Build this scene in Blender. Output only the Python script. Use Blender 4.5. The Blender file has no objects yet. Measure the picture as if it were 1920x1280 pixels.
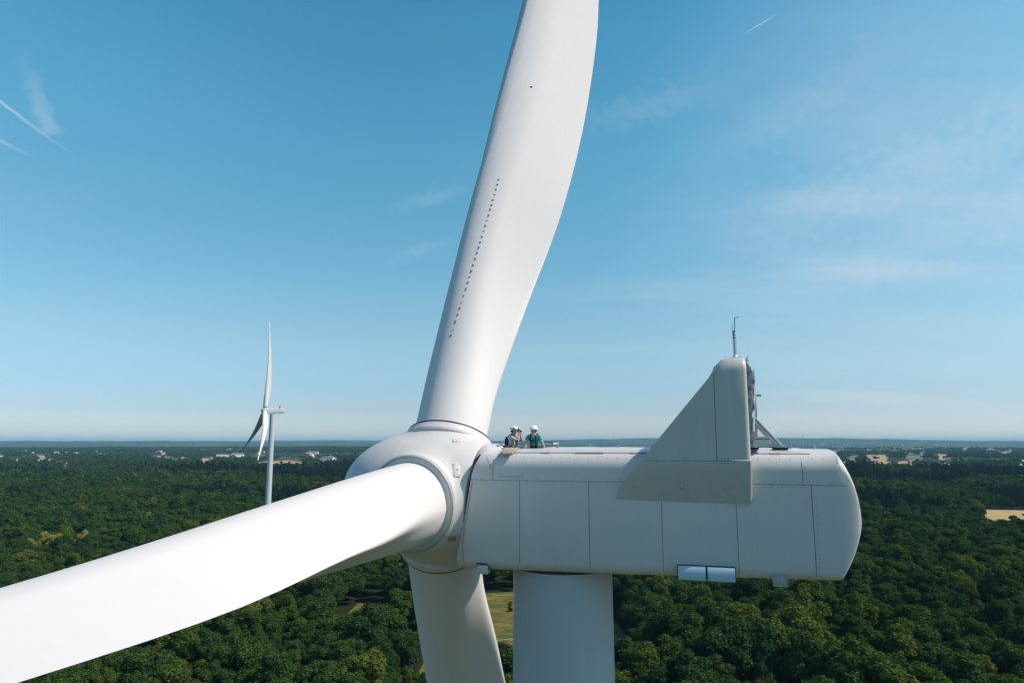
import bpy, bmesh, math, random
import numpy as np
from mathutils import Vector, Matrix
R = math.radians
C = bpy.context.scene.collection
scene = bpy.context.scene

# ------------------------------------------------------------------ camera
CAMZ = 95.0
PITCH = R(8.38)
cd = bpy.data.cameras.new('camera'); cam = bpy.data.objects.new('camera', cd); C.objects.link(cam)
cd.lens = 24.0 * 1277 / 1280; cd.sensor_width = 36; cd.clip_start = 0.1; cd.clip_end = 200000
cam.location = (0, 0, CAMZ); cam.rotation_euler = (R(90) + PITCH, 0, 0)
scene.camera = cam

def ray(x, y):
    """direction in the world of a point of the photograph (1920 x 1280)"""
    X = (x - 960) / 1277; U = -(y - 640) / 1277
    return Vector((X, math.cos(PITCH) - U * math.sin(PITCH), math.sin(PITCH) + U * math.cos(PITCH)))

# ------------------------------------------------------------------ sun, sky, exposure
SUN = Vector((0.665, -0.149, 0.73)).normalized()
sl = bpy.data.lights.new('sun', 'SUN'); sl.energy = 5.0; sl.angle = R(0.53); sl.color = (1.0, 0.86, 0.77)
so = bpy.data.objects.new('sun', sl); C.objects.link(so)
so.rotation_euler = (-SUN).to_track_quat('-Z', 'Y').to_euler()
scene.view_settings.view_transform = 'Standard'; scene.view_settings.look = 'None'
scene.view_settings.exposure = 0.0; scene.view_settings.gamma = 1.0
scene.cycles.use_denoising = True
scene.cycles.max_bounces = 6; scene.cycles.diffuse_bounces = 3; scene.cycles.glossy_bounces = 3
scene.cycles.volume_bounces = 1; scene.cycles.transparent_max_bounces = 8

w = bpy.data.worlds.new("World"); scene.world = w; w.use_nodes = True
nt = w.node_tree; N = nt.nodes; L = nt.links; N.clear()
def nd(t, **k):
    n = N.new(t)
    for a, b in k.items(): setattr(n, a, b)
    return n
def wm(op, a, b=None, c=None, clamp=False):
    n = nd('ShaderNodeMath', operation=op, use_clamp=clamp)
    for i, s in enumerate((a, b, c)):
        if s is None: continue
        if isinstance(s, (int, float)): n.inputs[i].default_value = s
        else: L.new(s, n.inputs[i])
    return n.outputs[0]
def wdot(v, vec):
    n = nd('ShaderNodeVectorMath', operation='DOT_PRODUCT'); L.new(v, n.inputs[0]); n.inputs[1].default_value = vec
    return n.outputs['Value']
def wsmooth(v, a, b, lo=0.0, hi=1.0):
    n = nd('ShaderNodeMapRange', interpolation_type='SMOOTHSTEP'); L.new(v, n.inputs[0])
    n.inputs[1].default_value = a; n.inputs[2].default_value = b; n.inputs[3].default_value = lo; n.inputs[4].default_value = hi
    return n.outputs[0]
sky = nd('ShaderNodeTexSky', sky_type='NISHITA', sun_disc=False)
sky.sun_elevation = math.asin(SUN.z); sky.sun_rotation = math.atan2(SUN.x, SUN.y)
sky.altitude = 100; sky.air_density = 1.0; sky.dust_density = 1.0; sky.ozone_density = 1.0
tc = nd('ShaderNodeTexCoord'); D = tc.outputs['Generated']
sep = nd('ShaderNodeSeparateXYZ'); L.new(D, sep.inputs[0])
ramp = nd('ShaderNodeValToRGB'); L.new(wm('MULTIPLY', sep.outputs['Z'], 1.0), ramp.inputs[0])
SKYTINT = [(0.0, (1.0, 1.0, 1.0)), (1.0, (1.0, 1.0, 1.0))]
SKYTINT = [(0.0, (1.65, 1.93, 2.4)), (0.02, (1.30, 1.50, 1.98)), (0.045, (0.97, 1.18, 1.55)), (0.075, (0.905, 1.17, 1.42)), (0.138, (1.035, 1.325, 1.35)), (0.253, (0.876, 1.49, 1.46)), (0.395, (0.74, 1.66, 1.59)), (0.558, (0.56, 1.60, 1.62)), (0.66, (0.50, 0.85, 0.95)), (1.0, (0.5, 0.75, 0.85))]
SKYTINT = [(p, tuple(c / 2.5 for c in q)) for p, q in SKYTINT]
while len(ramp.color_ramp.elements) < len(SKYTINT): ramp.color_ramp.elements.new(0.5)
for e, (p, c) in zip(ramp.color_ramp.elements, SKYTINT): e.position = p; e.color = (*c, 1)
mul = nd('ShaderNodeMixRGB', blend_type='MULTIPLY'); mul.inputs[0].default_value = 1.0
L.new(sky.outputs[0], mul.inputs[1]); L.new(ramp.outputs[0], mul.inputs[2])
sc_ = nd('ShaderNodeVectorMath', operation='SCALE'); L.new(mul.outputs[0], sc_.inputs[0]); L.new(wm('ADD', 2.5, wm('MULTIPLY', wsmooth(sep.outputs['X'], -0.15, -0.62, 0.0, 0.37), wsmooth(sep.outputs['Z'], 0.28, 0.5))), sc_.inputs['Scale'])
# high cirrus: stretched noise on the plane of the cloud layer
pz = wm('ADD', wm('MAXIMUM', sep.outputs['Z'], 0.0), 0.12)
cx = wm('DIVIDE', sep.outputs['X'], pz); cy = wm('DIVIDE', sep.outputs['Y'], pz)
cb = nd('ShaderNodeCombineXYZ'); L.new(cx, cb.inputs[0]); L.new(cy, cb.inputs[1])
mp = nd('ShaderNodeMapping'); L.new(cb.outputs[0], mp.inputs[0]); mp.inputs['Rotation'].default_value = (0, 0, R(-38)); mp.inputs['Scale'].default_value = (0.55, 1.9, 1)
nz = nd('ShaderNodeTexNoise'); L.new(mp.outputs[0], nz.inputs['Vector']); nz.inputs['Scale'].default_value = 1.0; nz.inputs['Detail'].default_value = 7; nz.inputs['Roughness'].default_value = 0.55; nz.inputs['Distortion'].default_value = 0.35
cir = wsmooth(nz.outputs['Fac'], 0.40, 0.80)
nz2 = nd('ShaderNodeTexNoise'); L.new(cb.outputs[0], nz2.inputs['Vector']); nz2.inputs['Scale'].default_value = 0.45; nz2.inputs['Detail'].default_value = 2
cir = wm('MULTIPLY', cir, wsmooth(nz2.outputs['Fac'], 0.38, 0.6))
veil = wsmooth(wdot(D, ray(1950, 420).normalized()), 0.86, 1.0)
side = wsmooth(sep.outputs['X'], -0.05, 0.5, 0.22, 1.0)
cmask = wm('ADD', wm('MULTIPLY', wm('MULTIPLY', wm('MULTIPLY', cir, side), 0.36), wsmooth(sep.outputs['Z'], 0.55, 0.30, 0.15, 1.0)), wm('MULTIPLY', wm('MULTIPLY', veil, wsmooth(nz.outputs['Fac'], 0.2, 0.75, 0.3, 1.0)), 0.26))
def streak(p0, p1, width, strength, fade0, fade1, ragged=0.0):
    """a thin streak of ice cloud along the great circle between two directions"""
    a = ray(*p0).normalized(); b = ray(*p1).normalized()
    n = a.cross(b).normalized(); t = (b - a).normalized(); mid = (a + b) / 2; half = (b - a).length / 2
    off = wdot(D, n)
    if ragged:
        q = nd('ShaderNodeTexNoise'); L.new(D, q.inputs['Vector']); q.inputs['Scale'].default_value = 60; q.inputs['Detail'].default_value = 5
        off = wm('ADD', off, wm('MULTIPLY', wm('SUBTRACT', q.outputs['Fac'], 0.5), ragged))
    along = wm('ADD', wm('DIVIDE', wm('SUBTRACT', wdot(D, t), mid.dot(t)), 2 * half), 0.5)
    wv = wsmooth(wm('ABSOLUTE', off), 0.0, width, 1.0, 0.0)
    return wm('MULTIPLY', wm('MULTIPLY', wv, wm('MULTIPLY', wsmooth(along, 0.0, fade0), wsmooth(along, 1 - fade1, 1.0, 1.0, 0.0))), strength)
cmask = wm('ADD', cmask, streak((-120, 102), (156, 306), 0.0030, 0.62, 0.1, 0.8, 0.003))
cmask = wm('ADD', cmask, streak((-60, 232), (78, 303), 0.0035, 0.33, 0.1, 0.7, 0.004))
cmask = wm('ADD', cmask, streak((30, 70), (102, 262), 0.014, 0.24, 0.9, 0.12, 0.026))
cmask = wm('ADD', cmask, streak((1385, 70), (1462, 24), 0.0016, 0.30, 0.5, 0.4, 0.002))
cmask = wm('ADD', cmask, streak((700, 400), (900, 345), 0.016, 0.12, 0.6, 0.5, 0.03))
cmask = wm('ADD', cmask, streak((690, 500), (880, 440), 0.014, 0.10, 0.6, 0.5, 0.03))
cmask = wm('ADD', cmask, streak((1040, 250), (1420, 140), 0.030, 0.10, 0.4, 0.5, 0.06))
cmask = wm('ADD', cmask, streak((1290, 475), (2050, 190), 0.055, 0.15, 0.4, 0.1, 0.09))
cmask = wm('ADD', cmask, streak((1380, 560), (2080, 330), 0.060, 0.13, 0.5, 0.1, 0.10))
cmask = wm('ADD', cmask, streak((1220, 350), (1750, 60), 0.045, 0.07, 0.5, 0.3, 0.08))
cmask = wm('MINIMUM', cmask, 0.8)
mx = nd('ShaderNodeMixRGB', blend_type='MIX'); L.new(cmask, mx.inputs[0]); L.new(sc_.outputs[0], mx.inputs[1]); mx.inputs[2].default_value = (6.3, 7.2, 8.0, 1)
bg = nd('ShaderNodeBackground'); L.new(mx.outputs[0], bg.inputs['Color']); bg.inputs['Strength'].default_value = 0.10
wo = nd('ShaderNodeOutputWorld'); L.new(bg.outputs[0], wo.inputs['Surface'])

# ------------------------------------------------------------------ helpers
def tag(o, label=None, cat=None, group=None, kind=None):
    if label: o['label'] = label
    if cat: o['category'] = cat
    if group: o['group'] = group
    if kind: o['kind'] = kind
    return o
def empty(name, loc, rz=0.0, par=None):
    o = bpy.data.objects.new(name, None); C.objects.link(o); o.location = loc; o.rotation_euler = (0, 0, rz); o.empty_display_size = 0.3
    if par: o.parent = par
    return o
def link(name, me, mats=None, par=None):
    if isinstance(me, bmesh.types.BMesh):
        bm = me; me = bpy.data.meshes.new(name); bm.to_mesh(me); bm.free()
    o = bpy.data.objects.new(name, me); C.objects.link(o)
    if mats is not None and len(me.materials) == 0:
        for m in (mats if isinstance(mats, (list, tuple)) else [mats]): me.materials.append(m)
    if par: o.parent = par
    return o
def smooth(me, deg=35):
    """smooth shading, edges sharper than deg stay sharp"""
    bm = bmesh.new(); bm.from_mesh(me)
    for f in bm.faces: f.smooth = True
    for e in bm.edges:
        if len(e.link_faces) == 2 and e.calc_face_angle(0) > R(deg): e.smooth = False
    bm.to_mesh(me); bm.free(); return me
def grid(P, close_u=False, close_v=False, cap0=False, cap1=False, bm=None, mat=0):
    """quads over P[i][j]; close_v joins each ring"""
    bm = bm or bmesh.new(); V = [[bm.verts.new(p) for p in row] for row in P]
    n = len(P); m = len(P[0])
    for i in range(n if close_u else n - 1):
        for j in range(m if close_v else m - 1):
            try:
                f = bm.faces.new((V[i][j], V[i][(j + 1) % m], V[(i + 1) % n][(j + 1) % m], V[(i + 1) % n][j])); f.material_index = mat
            except ValueError: pass
    if cap0: bm.faces.new(list(reversed(V[0]))).material_index = mat
    if cap1: bm.faces.new(V[-1]).material_index = mat
    return bm
def finish(bm, deg=35, name='m'):
    bmesh.ops.recalc_face_normals(bm, faces=bm.faces)
    me = bpy.data.meshes.new(name); bm.to_mesh(me); bm.free(); smooth(me, deg); return me
def box(bm, c, s, bev=0.0, rot=None, mat=0):
    r = bmesh.ops.create_cube(bm, size=1.0); vs = r['verts']
    for v in vs: v.co = Vector((v.co.x * s[0], v.co.y * s[1], v.co.z * s[2]))
    fs = list({f for v in vs for f in v.link_faces})
    if bev:
        es = list({e for v in vs for e in v.link_edges})
        q = bmesh.ops.bevel(bm, geom=es, offset=bev, segments=2, affect='EDGES', profile=0.5)
        vs = list({v for f in q['faces'] for v in f.verts} | {v for v in vs if v.is_valid})
        fs = list({f for v in vs for f in v.link_faces})
    for f in fs: f.material_index = mat
    for v in vs:
        if rot is not None: v.co = rot @ v.co
        v.co += Vector(c)
    return bm
def tube(bm, pts, rad, seg=10, mat=0, caps=True):
    pts = [Vector(p) for p in pts]; rads = rad if isinstance(rad, (list, tuple)) else [rad] * len(pts)
    rows = []; ref = None
    for i, p in enumerate(pts):
        t = (pts[min(i + 1, len(pts) - 1)] - pts[max(i - 1, 0)]).normalized()
        if ref is None: ref = Vector((0, 0, 1)) if abs(t.z) < 0.9 else Vector((1, 0, 0))
        a = (ref - t * ref.dot(t)).normalized(); ref = a; b = t.cross(a)
        rows.append([p + (a * math.cos(k / seg * 2 * math.pi) + b * math.sin(k / seg * 2 * math.pi)) * rads[i] for k in range(seg)])
    return grid(rows, close_v=True, cap0=caps, cap1=caps, bm=bm, mat=mat)
def mat(name, col, rough=0.5, metal=0.0, noise=0.0, nscale=3.0, bump=0.0, spec=0.5, coat=0.0, col2=None, gen='Object'):
    m = bpy.data.materials.new(name); m.use_nodes = True; t = m.node_tree; b = t.nodes['Principled BSDF']
    b.inputs['Base Color'].default_value = (*col, 1); b.inputs['Roughness'].default_value = rough; b.inputs['Metallic'].default_value = metal
    b.inputs['Specular IOR Level'].default_value = spec; b.inputs['Coat Weight'].default_value = coat
    if noise or bump or col2:
        c = t.nodes.new('ShaderNodeTexCoord'); n = t.nodes.new('ShaderNodeTexNoise'); n.inputs['Scale'].default_value = nscale; n.inputs['Detail'].default_value = 6; n.inputs['Roughness'].default_value = 0.6
        t.links.new(c.outputs[gen], n.inputs['Vector'])
        if noise or col2:
            x = t.nodes.new('ShaderNodeValToRGB'); c2 = col2 or tuple(v * (1 - noise) for v in col)
            x.color_ramp.elements[0].position = 0.3; x.color_ramp.elements[1].position = 0.7
            x.color_ramp.elements[0].color = (*c2, 1); x.color_ramp.elements[1].color = (*col, 1)
            t.links.new(n.outputs['Fac'], x.inputs[0]); t.links.new(x.outputs[0], b.inputs['Base Color'])
        if bump:
            u = t.nodes.new('ShaderNodeBump'); u.inputs['Strength'].default_value = bump; u.inputs['Distance'].default_value = 0.05
            t.links.new(n.outputs['Fac'], u.inputs['Height']); t.links.new(u.outputs[0], b.inputs['Normal'])
    return m

# ------------------------------------------------------------------ materials of the machines
def paint(name, col, rough, streak=0.04, dirt=0.0):
    """gel-coat paint: faint run streaks, blotches of grime, slightly uneven gloss"""
    m = bpy.data.materials.new(name); m.use_nodes = True; t = m.node_tree; b = t.nodes['Principled BSDF']; ln = t.links.new
    c = t.nodes.new('ShaderNodeTexCoord')
    mp = t.nodes.new('ShaderNodeMapping'); mp.inputs['Scale'].default_value = (2.2, 2.2, 0.12); ln(c.outputs['Object'], mp.inputs[0])
    n1 = t.nodes.new('ShaderNodeTexNoise'); n1.inputs['Scale'].default_value = 3.0; n1.inputs['Detail'].default_value = 5; ln(mp.outputs[0], n1.inputs['Vector'])
    n2 = t.nodes.new('ShaderNodeTexNoise'); n2.inputs['Scale'].default_value = 0.8; n2.inputs['Detail'].default_value = 6; n2.inputs['Roughness'].default_value = 0.65; ln(c.outputs['Object'], n2.inputs['Vector'])
    x = t.nodes.new('ShaderNodeMath'); x.operation = 'MULTIPLY'; ln(n1.outputs['Fac'], x.inputs[0]); ln(n2.outputs['Fac'], x.inputs[1])
    r = t.nodes.new('ShaderNodeValToRGB'); r.color_ramp.elements[0].position = 0.10; r.color_ramp.elements[1].position = 0.42
    r.color_ramp.elements[0].color = (*[v * (1 - dirt - streak) for v in col], 1); r.color_ramp.elements[1].color = (*col, 1)
    ln(x.outputs[0], r.inputs[0]); ln(r.outputs[0], b.inputs['Base Color'])
    mr = t.nodes.new('ShaderNodeMapRange'); mr.inputs[3].default_value = rough - 0.05; mr.inputs[4].default_value = rough + 0.08; ln(n2.outputs['Fac'], mr.inputs[0]); ln(mr.outputs[0], b.inputs['Roughness'])
    return m
M_BLADE = paint('blade_gelcoat', (0.68, 0.655, 0.64), 0.6, 0.03); M_BLADE.node_tree.nodes['Principled BSDF'].inputs['Specular IOR Level'].default_value = 0.3
M_SPIN = paint('spinner_gelcoat', (0.65, 0.635, 0.615), 0.42, 0.05, 0.05); M_SPIN.node_tree.nodes['Principled BSDF'].inputs['Specular IOR Level'].default_value = 0.35
M_NAC = paint('nacelle_gelcoat', (0.61, 0.597, 0.583), 0.28, 0.015, 0.02)
M_FIN = paint('cooler_gelcoat', (0.49, 0.50, 0.485), 0.42, 0.05, 0.03)
M_TOWER = paint('tower_paint', (0.47, 0.51, 0.54), 0.38, 0.03, 0.02)
M_DARK = mat('rubber_seal', (0.03, 0.035, 0.035), 0.6)
M_SEAM_SHADE = mat('panel_gap_and_shade', (0.07, 0.08, 0.09), 0.7)
M_BOLT = mat('bolt_steel', (0.10, 0.11, 0.12), 0.45, 0.6)
M_VG = mat('grey_plastic_tab', (0.22, 0.23, 0.24), 0.6)
M_STEEL = mat('galvanised_steel', (0.48, 0.50, 0.52), 0.42, 0.75, noise=0.2, nscale=8)
M_BLACK = mat('black_metal', (0.025, 0.027, 0.03), 0.45, 0.2)
M_GREY = mat('grey_ring_paint', (0.46, 0.48, 0.49), 0.35, 0.1)
M_VENT = mat('vent_hood_paint', (0.44, 0.60, 0.70), 0.55)
M_BEIGE = mat('beige_canvas', (0.42, 0.36, 0.28), 0.85, noise=0.2, nscale=14)
M_RAD = mat('radiator_fins', (0.10, 0.11, 0.12), 0.5, 0.5, noise=0.4, nscale=40)
M_YEL = mat('yellow_plastic', (0.65, 0.42, 0.08), 0.5)
M_INNER = mat('hatch_lining', (0.12, 0.12, 0.12), 0.8)

# ------------------------------------------------------------------ turbine dimensions (metres, local frame: X = towards the tail, Y = away from camera, Z = up, origin = hub)
HUB = Vector((-2.579, 24.571, CAMZ - 1.855)); PSI = 0.28
TILT = 0.086; CONE = 0.065; PHI = 1.642; R0 = 2.147
S_T = [1.6, 2, 4, 5, 6, 7, 8, 9, 10, 11, 12, 14, 16, 18, 20, 24, 28, 32, 36, 42, 50, 54]
T_T = [1.34, 1.34, 1.44, 1.60, 1.78, 1.95, 2.12, 2.29, 2.47, 2.68, 2.89, 3.20, 3.42, 3.64, 3.84, 4.10, 4.30, 4.43, 4.3, 3.6, 2.1, 0.7]
Y_T = [0, 0, -0.05, -0.10, -0.16, -0.20, -0.18, -0.16, -0.19, -0.22, -0.24, -0.26, -0.16, -0.06, 0, 0, 0, 0, 0, 0, 0, 0]
L_S = [1.6, 2, 5, 8, 11, 14, 18, 24, 32, 42, 50, 54]
L_T = [1.34, 1.35, 1.371, 1.322, 1.25, 1.135, 0.958, 0.703, 0.217, -0.1, -0.2, -0.1]
H_T = ([1.6, 3, 5, 8, 11, 14, 18, 24, 32, 42, 50, 54], [1.34, 1.30, 1.18, 0.98, 0.78, 0.62, 0.5, 0.40, 0.3, 0.2, 0.12, 0.05])
def ip(x, xs, ys): return float(np.interp(x, xs, ys))
def smoothip(x, xs, ys):
    # average of the linear table over a window: no visible kinks between stations
    h = 0.12 * x; return sum(ip(x + k * h / 3, xs, ys) for k in range(-3, 4)) / 7
def blade_frame(k, tilt=TILT, phi=PHI):
    ax = Vector((math.cos(tilt), 0, -math.sin(tilt))); up = Vector((math.sin(tilt), 0, math.cos(tilt))); n = Vector((0, -1, 0))
    ang = phi + k * R(120); b0 = up * math.cos(ang) + n * math.sin(ang)
    b = b0 * math.cos(CONE) - ax * math.sin(CONE)
    t = b.cross(ax).normalized(); ch = t.cross(b)
    if ch.dot(ax) < 0: ch = -ch
    return ax, b, t, ch
def section(s, n=104):
    """outline of the blade at distance s from the hub: hull of a round body and the trailing edge, in (chord, thickness)"""
    T = smoothip(s, S_T, T_T) if s > 2 else 1.34; Lq = smoothip(s, L_S, L_T) if s > 2 else 1.34; H = smoothip(s, *H_T)
    chord = T + Lq; k = min(1, max(0, (s - 2) / 14)); k = k * k * (3 - 2 * k)
    a = 1.34 * (1 - k) + 0.32 * chord * k; xc = -Lq + a
    te = (T, smoothip(s, S_T, Y_T))
    E = [(xc + a * math.cos(q), H * math.sin(q)) for q in np.linspace(0, 2 * math.pi, 181)[:-1]]
    pts = sorted(set(E + [te])); 
    def half(ps):
        o = []
        for p in ps:
            while len(o) > 1 and (o[-1][0] - o[-2][0]) * (p[1] - o[-2][1]) - (o[-1][1] - o[-2][1]) * (p[0] - o[-2][0]) <= 0: o.pop()
            o.append(p)
        return o
    lo = half(pts); hi = half(pts[::-1]); hull = lo[:-1] + hi[:-1]
    c0 = (xc + 0.25 * (te[0] - xc), te[1] * 0.2)
    th0 = math.atan2(te[1] - c0[1], te[0] - c0[0])
    ang = [math.atan2(p[1] - c0[1], p[0] - c0[0]) for p in hull]; rad = [math.hypot(p[0] - c0[0], p[1] - c0[1]) for p in hull]
    out = []
    for j in range(n):
        q = (j / n) * 2 * math.pi
        q = q - 0.78 * max(0.0, min(1.0, (s - 4.0) / 6.0)) * math.sin(q)   # more points near the trailing edge
        d = (math.cos(q + th0), math.sin(q + th0)); best = 0
        for i in range(len(hull)):
            p, r_ = hull[i], hull[(i + 1) % len(hull)]
            ex, ey = r_[0] - p[0], r_[1] - p[1]; px, py = p[0] - c0[0], p[1] - c0[1]
            den = d[0] * ey - d[1] * ex
            if abs(den) < 1e-9: continue
            tt = (px * ey - py * ex) / den; uu = (px * d[1] - py * d[0]) / den
            if tt > 0 and -1e-6 <= uu <= 1 + 1e-6: best = max(best, tt)
        out.append((c0[0] + d[0] * best, c0[1] + d[1] * best))
    sm = int(round(16 * max(0.0, min(1.0, (12.0 - s) / 7.5)) ** 1.4))     # rounded edge near the root, sharp further out
    if s < 2.6: sm = 0
    x0, x1 = min(p[0] for p in out), max(p[0] for p in out); y0, y1 = min(p[1] for p in out), max(p[1] for p in out)
    for _ in range(sm):
        out = [((out[j - 1][0] + 2 * out[j][0] + out[(j + 1) % n][0]) / 4, (out[j - 1][1] + 2 * out[j][1] + out[(j + 1) % n][1]) / 4) for j in range(n)]
    if sm:
        a0, a1 = min(p[0] for p in out), max(p[0] for p in out); b0, b1 = min(p[1] for p in out), max(p[1] for p in out)
        out = [(x0 + (p[0] - a0) * (x1 - x0) / (a1 - a0), y0 + (p[1] - b0) * (y1 - y0) / (b1 - b0)) for p in out]
    return out
STN = [1.7, 2.1, 2.6, 3.0, 3.5, 4, 4.5, 5, 5.5, 6, 6.5, 7, 7.5, 8, 8.5, 9, 10, 11, 12, 13, 14, 15, 16, 17, 18, 20, 22, 24, 26, 28, 30, 33, 36, 39, 42, 45, 48, 50, 52, 53.5, 54]
SECT = {s: section(s) for s in STN}
def twist(s): return 0.348 - 0.334 * math.exp(-(s - 3) / 12.0)
def prebend(s): return 1.665 * (s / 50) ** 2
def blade_point(fr, s, x, y):
    ax, b, t, ch = fr; tw = twist(s)
    c = ch * math.cos(tw) + t * math.sin(tw); m = -ch * math.sin(tw) + t * math.cos(tw)
    return b * s - ax * prebend(s) + c * x + m * y
def blade_mesh(fr, slim=False):
    k_ = (lambda s: ip(s, [2, 8, 14, 24, 32, 42, 54], [1, .92, .80, .58, .46, .36, .4])) if slim else (lambda s: 1.0)
    rows = [[blade_point(fr, s, x * k_(s), y) for x, y in SECT[s]] for s in STN]
    bm = grid(rows, close_v=True, cap0=True, cap1=True)
    bmesh.ops.recalc_face_normals(bm, faces=bm.faces)
    for f in bm.faces: f.smooth = True
    me = bpy.data.meshes.new('blade'); bm.to_mesh(me); bm.free()
    n = len(SECT[1.7]); ed = {tuple(sorted(e.vertices)): e for e in me.edges}
    for i in range(len(STN) - 1):
        if STN[i] >= 11:
            e = ed.get(tuple(sorted((i * n, (i + 1) * n))))
            if e: e.use_edge_sharp = True
    return me
def face_at(s, frac, sign):
    """a point of the blade skin at a chord fraction, on the +1 or -1 face, and the outward direction in section axes"""
    k = min(range(len(STN) - 1), key=lambda i: abs(STN[i] - s) if STN[i] <= s else 99)
    a, b = STN[k], STN[k + 1]; f = (s - a) / (b - a)
    def at(st):
        P = SECT[st]; xs = [p[0] for p in P]; x0, x1 = min(xs), max(xs); x = x0 + frac * (x1 - x0)
        best = None
        for i in range(len(P)):
            p, q = P[i], P[(i + 1) % len(P)]
            if (p[0] - x) * (q[0] - x) <= 0 and abs(p[0] - q[0]) > 1e-9:
                y = p[1] + (q[1] - p[1]) * (x - p[0]) / (q[0] - p[0])
                if best is None or y * sign > best * sign: best = y
        return x, best
    (xa, ya), (xb, yb) = at(a), at(b)
    return xa + (xb - xa) * f, ya + (yb - ya) * f

def lathe(bm, prof, origin, axis, seg=96, mat=0):
    """revolve (radius, height) about an axis"""
    axis = axis.normalized(); a = axis.orthogonal().normalized(); b = axis.cross(a)
    rows = [[origin + axis * h + (a * math.cos(q) + b * math.sin(q)) * r for q in [k / seg * 2 * math.pi for k in range(seg)]] for r, h in prof]
    return grid(rows, close_v=True, bm=bm, mat=mat)

def spinner_mesh(nu=180, nv=260):
    fr = [blade_frame(k) for k in (-1, 0, 1)]; ax = fr[0][0]; B = np.array([f[1] for f in fr]); A = np.array(ax)
    e1 = np.array([0, 1.0, 0]); e2 = np.cross(A, e1)
    th = np.linspace(0.0008, math.pi - 0.0008, nu)[:, None]; ph = np.linspace(0, 2 * math.pi, nv, endpoint=False)[None, :]
    Dv = (-np.cos(th) * np.ones_like(ph))[..., None] * A + (np.sin(th) * np.cos(ph))[..., None] * e1 + (np.sin(th) * np.sin(ph))[..., None] * e2
    def f(p):
        u = p @ A; r = np.linalg.norm(p - u[..., None] * A, axis=-1)
        k = np.where(u < 0, 3.58, 3.9)
        q = np.sqrt((r / 2.22) ** 2 + (u / k) ** 2) + 1e-9; d = (q - 1) * 2.22
        d = np.maximum(d, u - 1.66)
        for b in B:
            h = p @ b; rr = np.linalg.norm(p - h[..., None] * b, axis=-1)
            c = np.maximum(rr - 1.50, np.abs(h - 1.0) - 1.10)
            kk = 0.55; hh = np.clip(0.5 + 0.5 * (c - d) / kk, 0, 1); d = c * (1 - hh) + d * hh - kk * hh * (1 - hh) * 0.75
        return d
    lo = np.full(Dv.shape[:2], 0.3); hi = np.full(Dv.shape[:2], 4.5)
    for _ in range(30):
        m = (lo + hi) / 2; v = f(Dv * m[..., None]); hi = np.where(v > 0, m, hi); lo = np.where(v > 0, lo, m)
    P = Dv * lo[..., None]
    bm = grid([[Vector(p) for p in row] for row in P], close_v=True, cap0=True, cap1=True)
    return finish(bm, 50, 'spinner')

# nacelle: cross-sections (half width, top, bottom, top radius, bottom radius) along u
NAC = [(1.35, 1.88, 1.30, -2.02, .46, .26), (1.45, 1.93, 1.42, -2.08, .5, .30), (1.75, 1.95, 1.60, -2.10, .52, .32), (2.10, 1.95, 1.63, -2.10, .52, .32), (2.35, 1.95, 1.64, -2.10, .52, .32), (3.95, 1.95, 1.66, -2.09, .52, .32),
       (6, 1.95, 1.665, -2.06, .52, .32), (9, 1.93, 1.66, -2.0, .52, .32), (12.0, 1.90, 1.65, -1.93, .52, .30), (12.54, 1.90, 1.64, -1.91, .50, .24),
       (12.60, 1.90, 1.64, -1.87, .48, .16), (12.70, 1.895, 1.635, -1.70, .44, .12), (12.86, 1.885, 1.34, -1.42, .30, .14), (12.97, 1.875, 1.06, -1.16, .2, .12), (13.06, 1.86, .78, -.90, .14, .12), (13.13, 1.84, .45, -.66, .10, .10), (13.17, 1.81, .14, -.45, .08, .08), (13.185, 1.77, -.10, -.32, .05, .05)]
def nac_side(u, wz):
    """half width of the nacelle skin at height wz"""
    us = [q[0] for q in NAC]; hw, zt, zb, rt, rb = [ip(u, us, [q[i] for q in NAC]) for i in range(1, 6)]
    if wz > zt - 0.10 - rt: 
        d = min(1, (wz - (zt - 0.10 - rt)) / rt); return hw - rt * (1 - math.sqrt(max(0, 1 - d * d)))
    if wz < zb + rb:
        d = min(1, (zb + rb - wz) / rb); return hw - rb * (1 - math.sqrt(max(0, 1 - d * d)))
    return hw
def nac_profile(hw, zt, zb, rt, rb):
    P = []
    P.append((0, zb)); P.append((hw * 0.5, zb)); 
    for q in np.linspace(0, math.pi / 2, 8): P.append((hw - rb + rb * math.sin(q), zb + rb - rb * math.cos(q)))
    z0 = zb + rb; z1 = zt - 0.10 - rt
    for k in (0.2, 0.4, 0.6, 0.8): P.append((hw, z0 + (z1 - z0) * k))
    for q in np.linspace(0, math.pi / 2, 12): P.append((hw - rt + rt * math.cos(q), z1 + rt * math.sin(q)))
    top = hw - rt
    for k in (0.75, 0.55): P.append((top * k + 0.0, zt - 0.10 * k * k))
    P.append((min(0.55, top * 0.4), zt - 0.012)); P.append((0, zt))
    return P
def shear(u, wz):
    return u + 0.185 * (wz + 2.06) * max(0.0, 1 - (u - 1.35) / 0.9)

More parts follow.
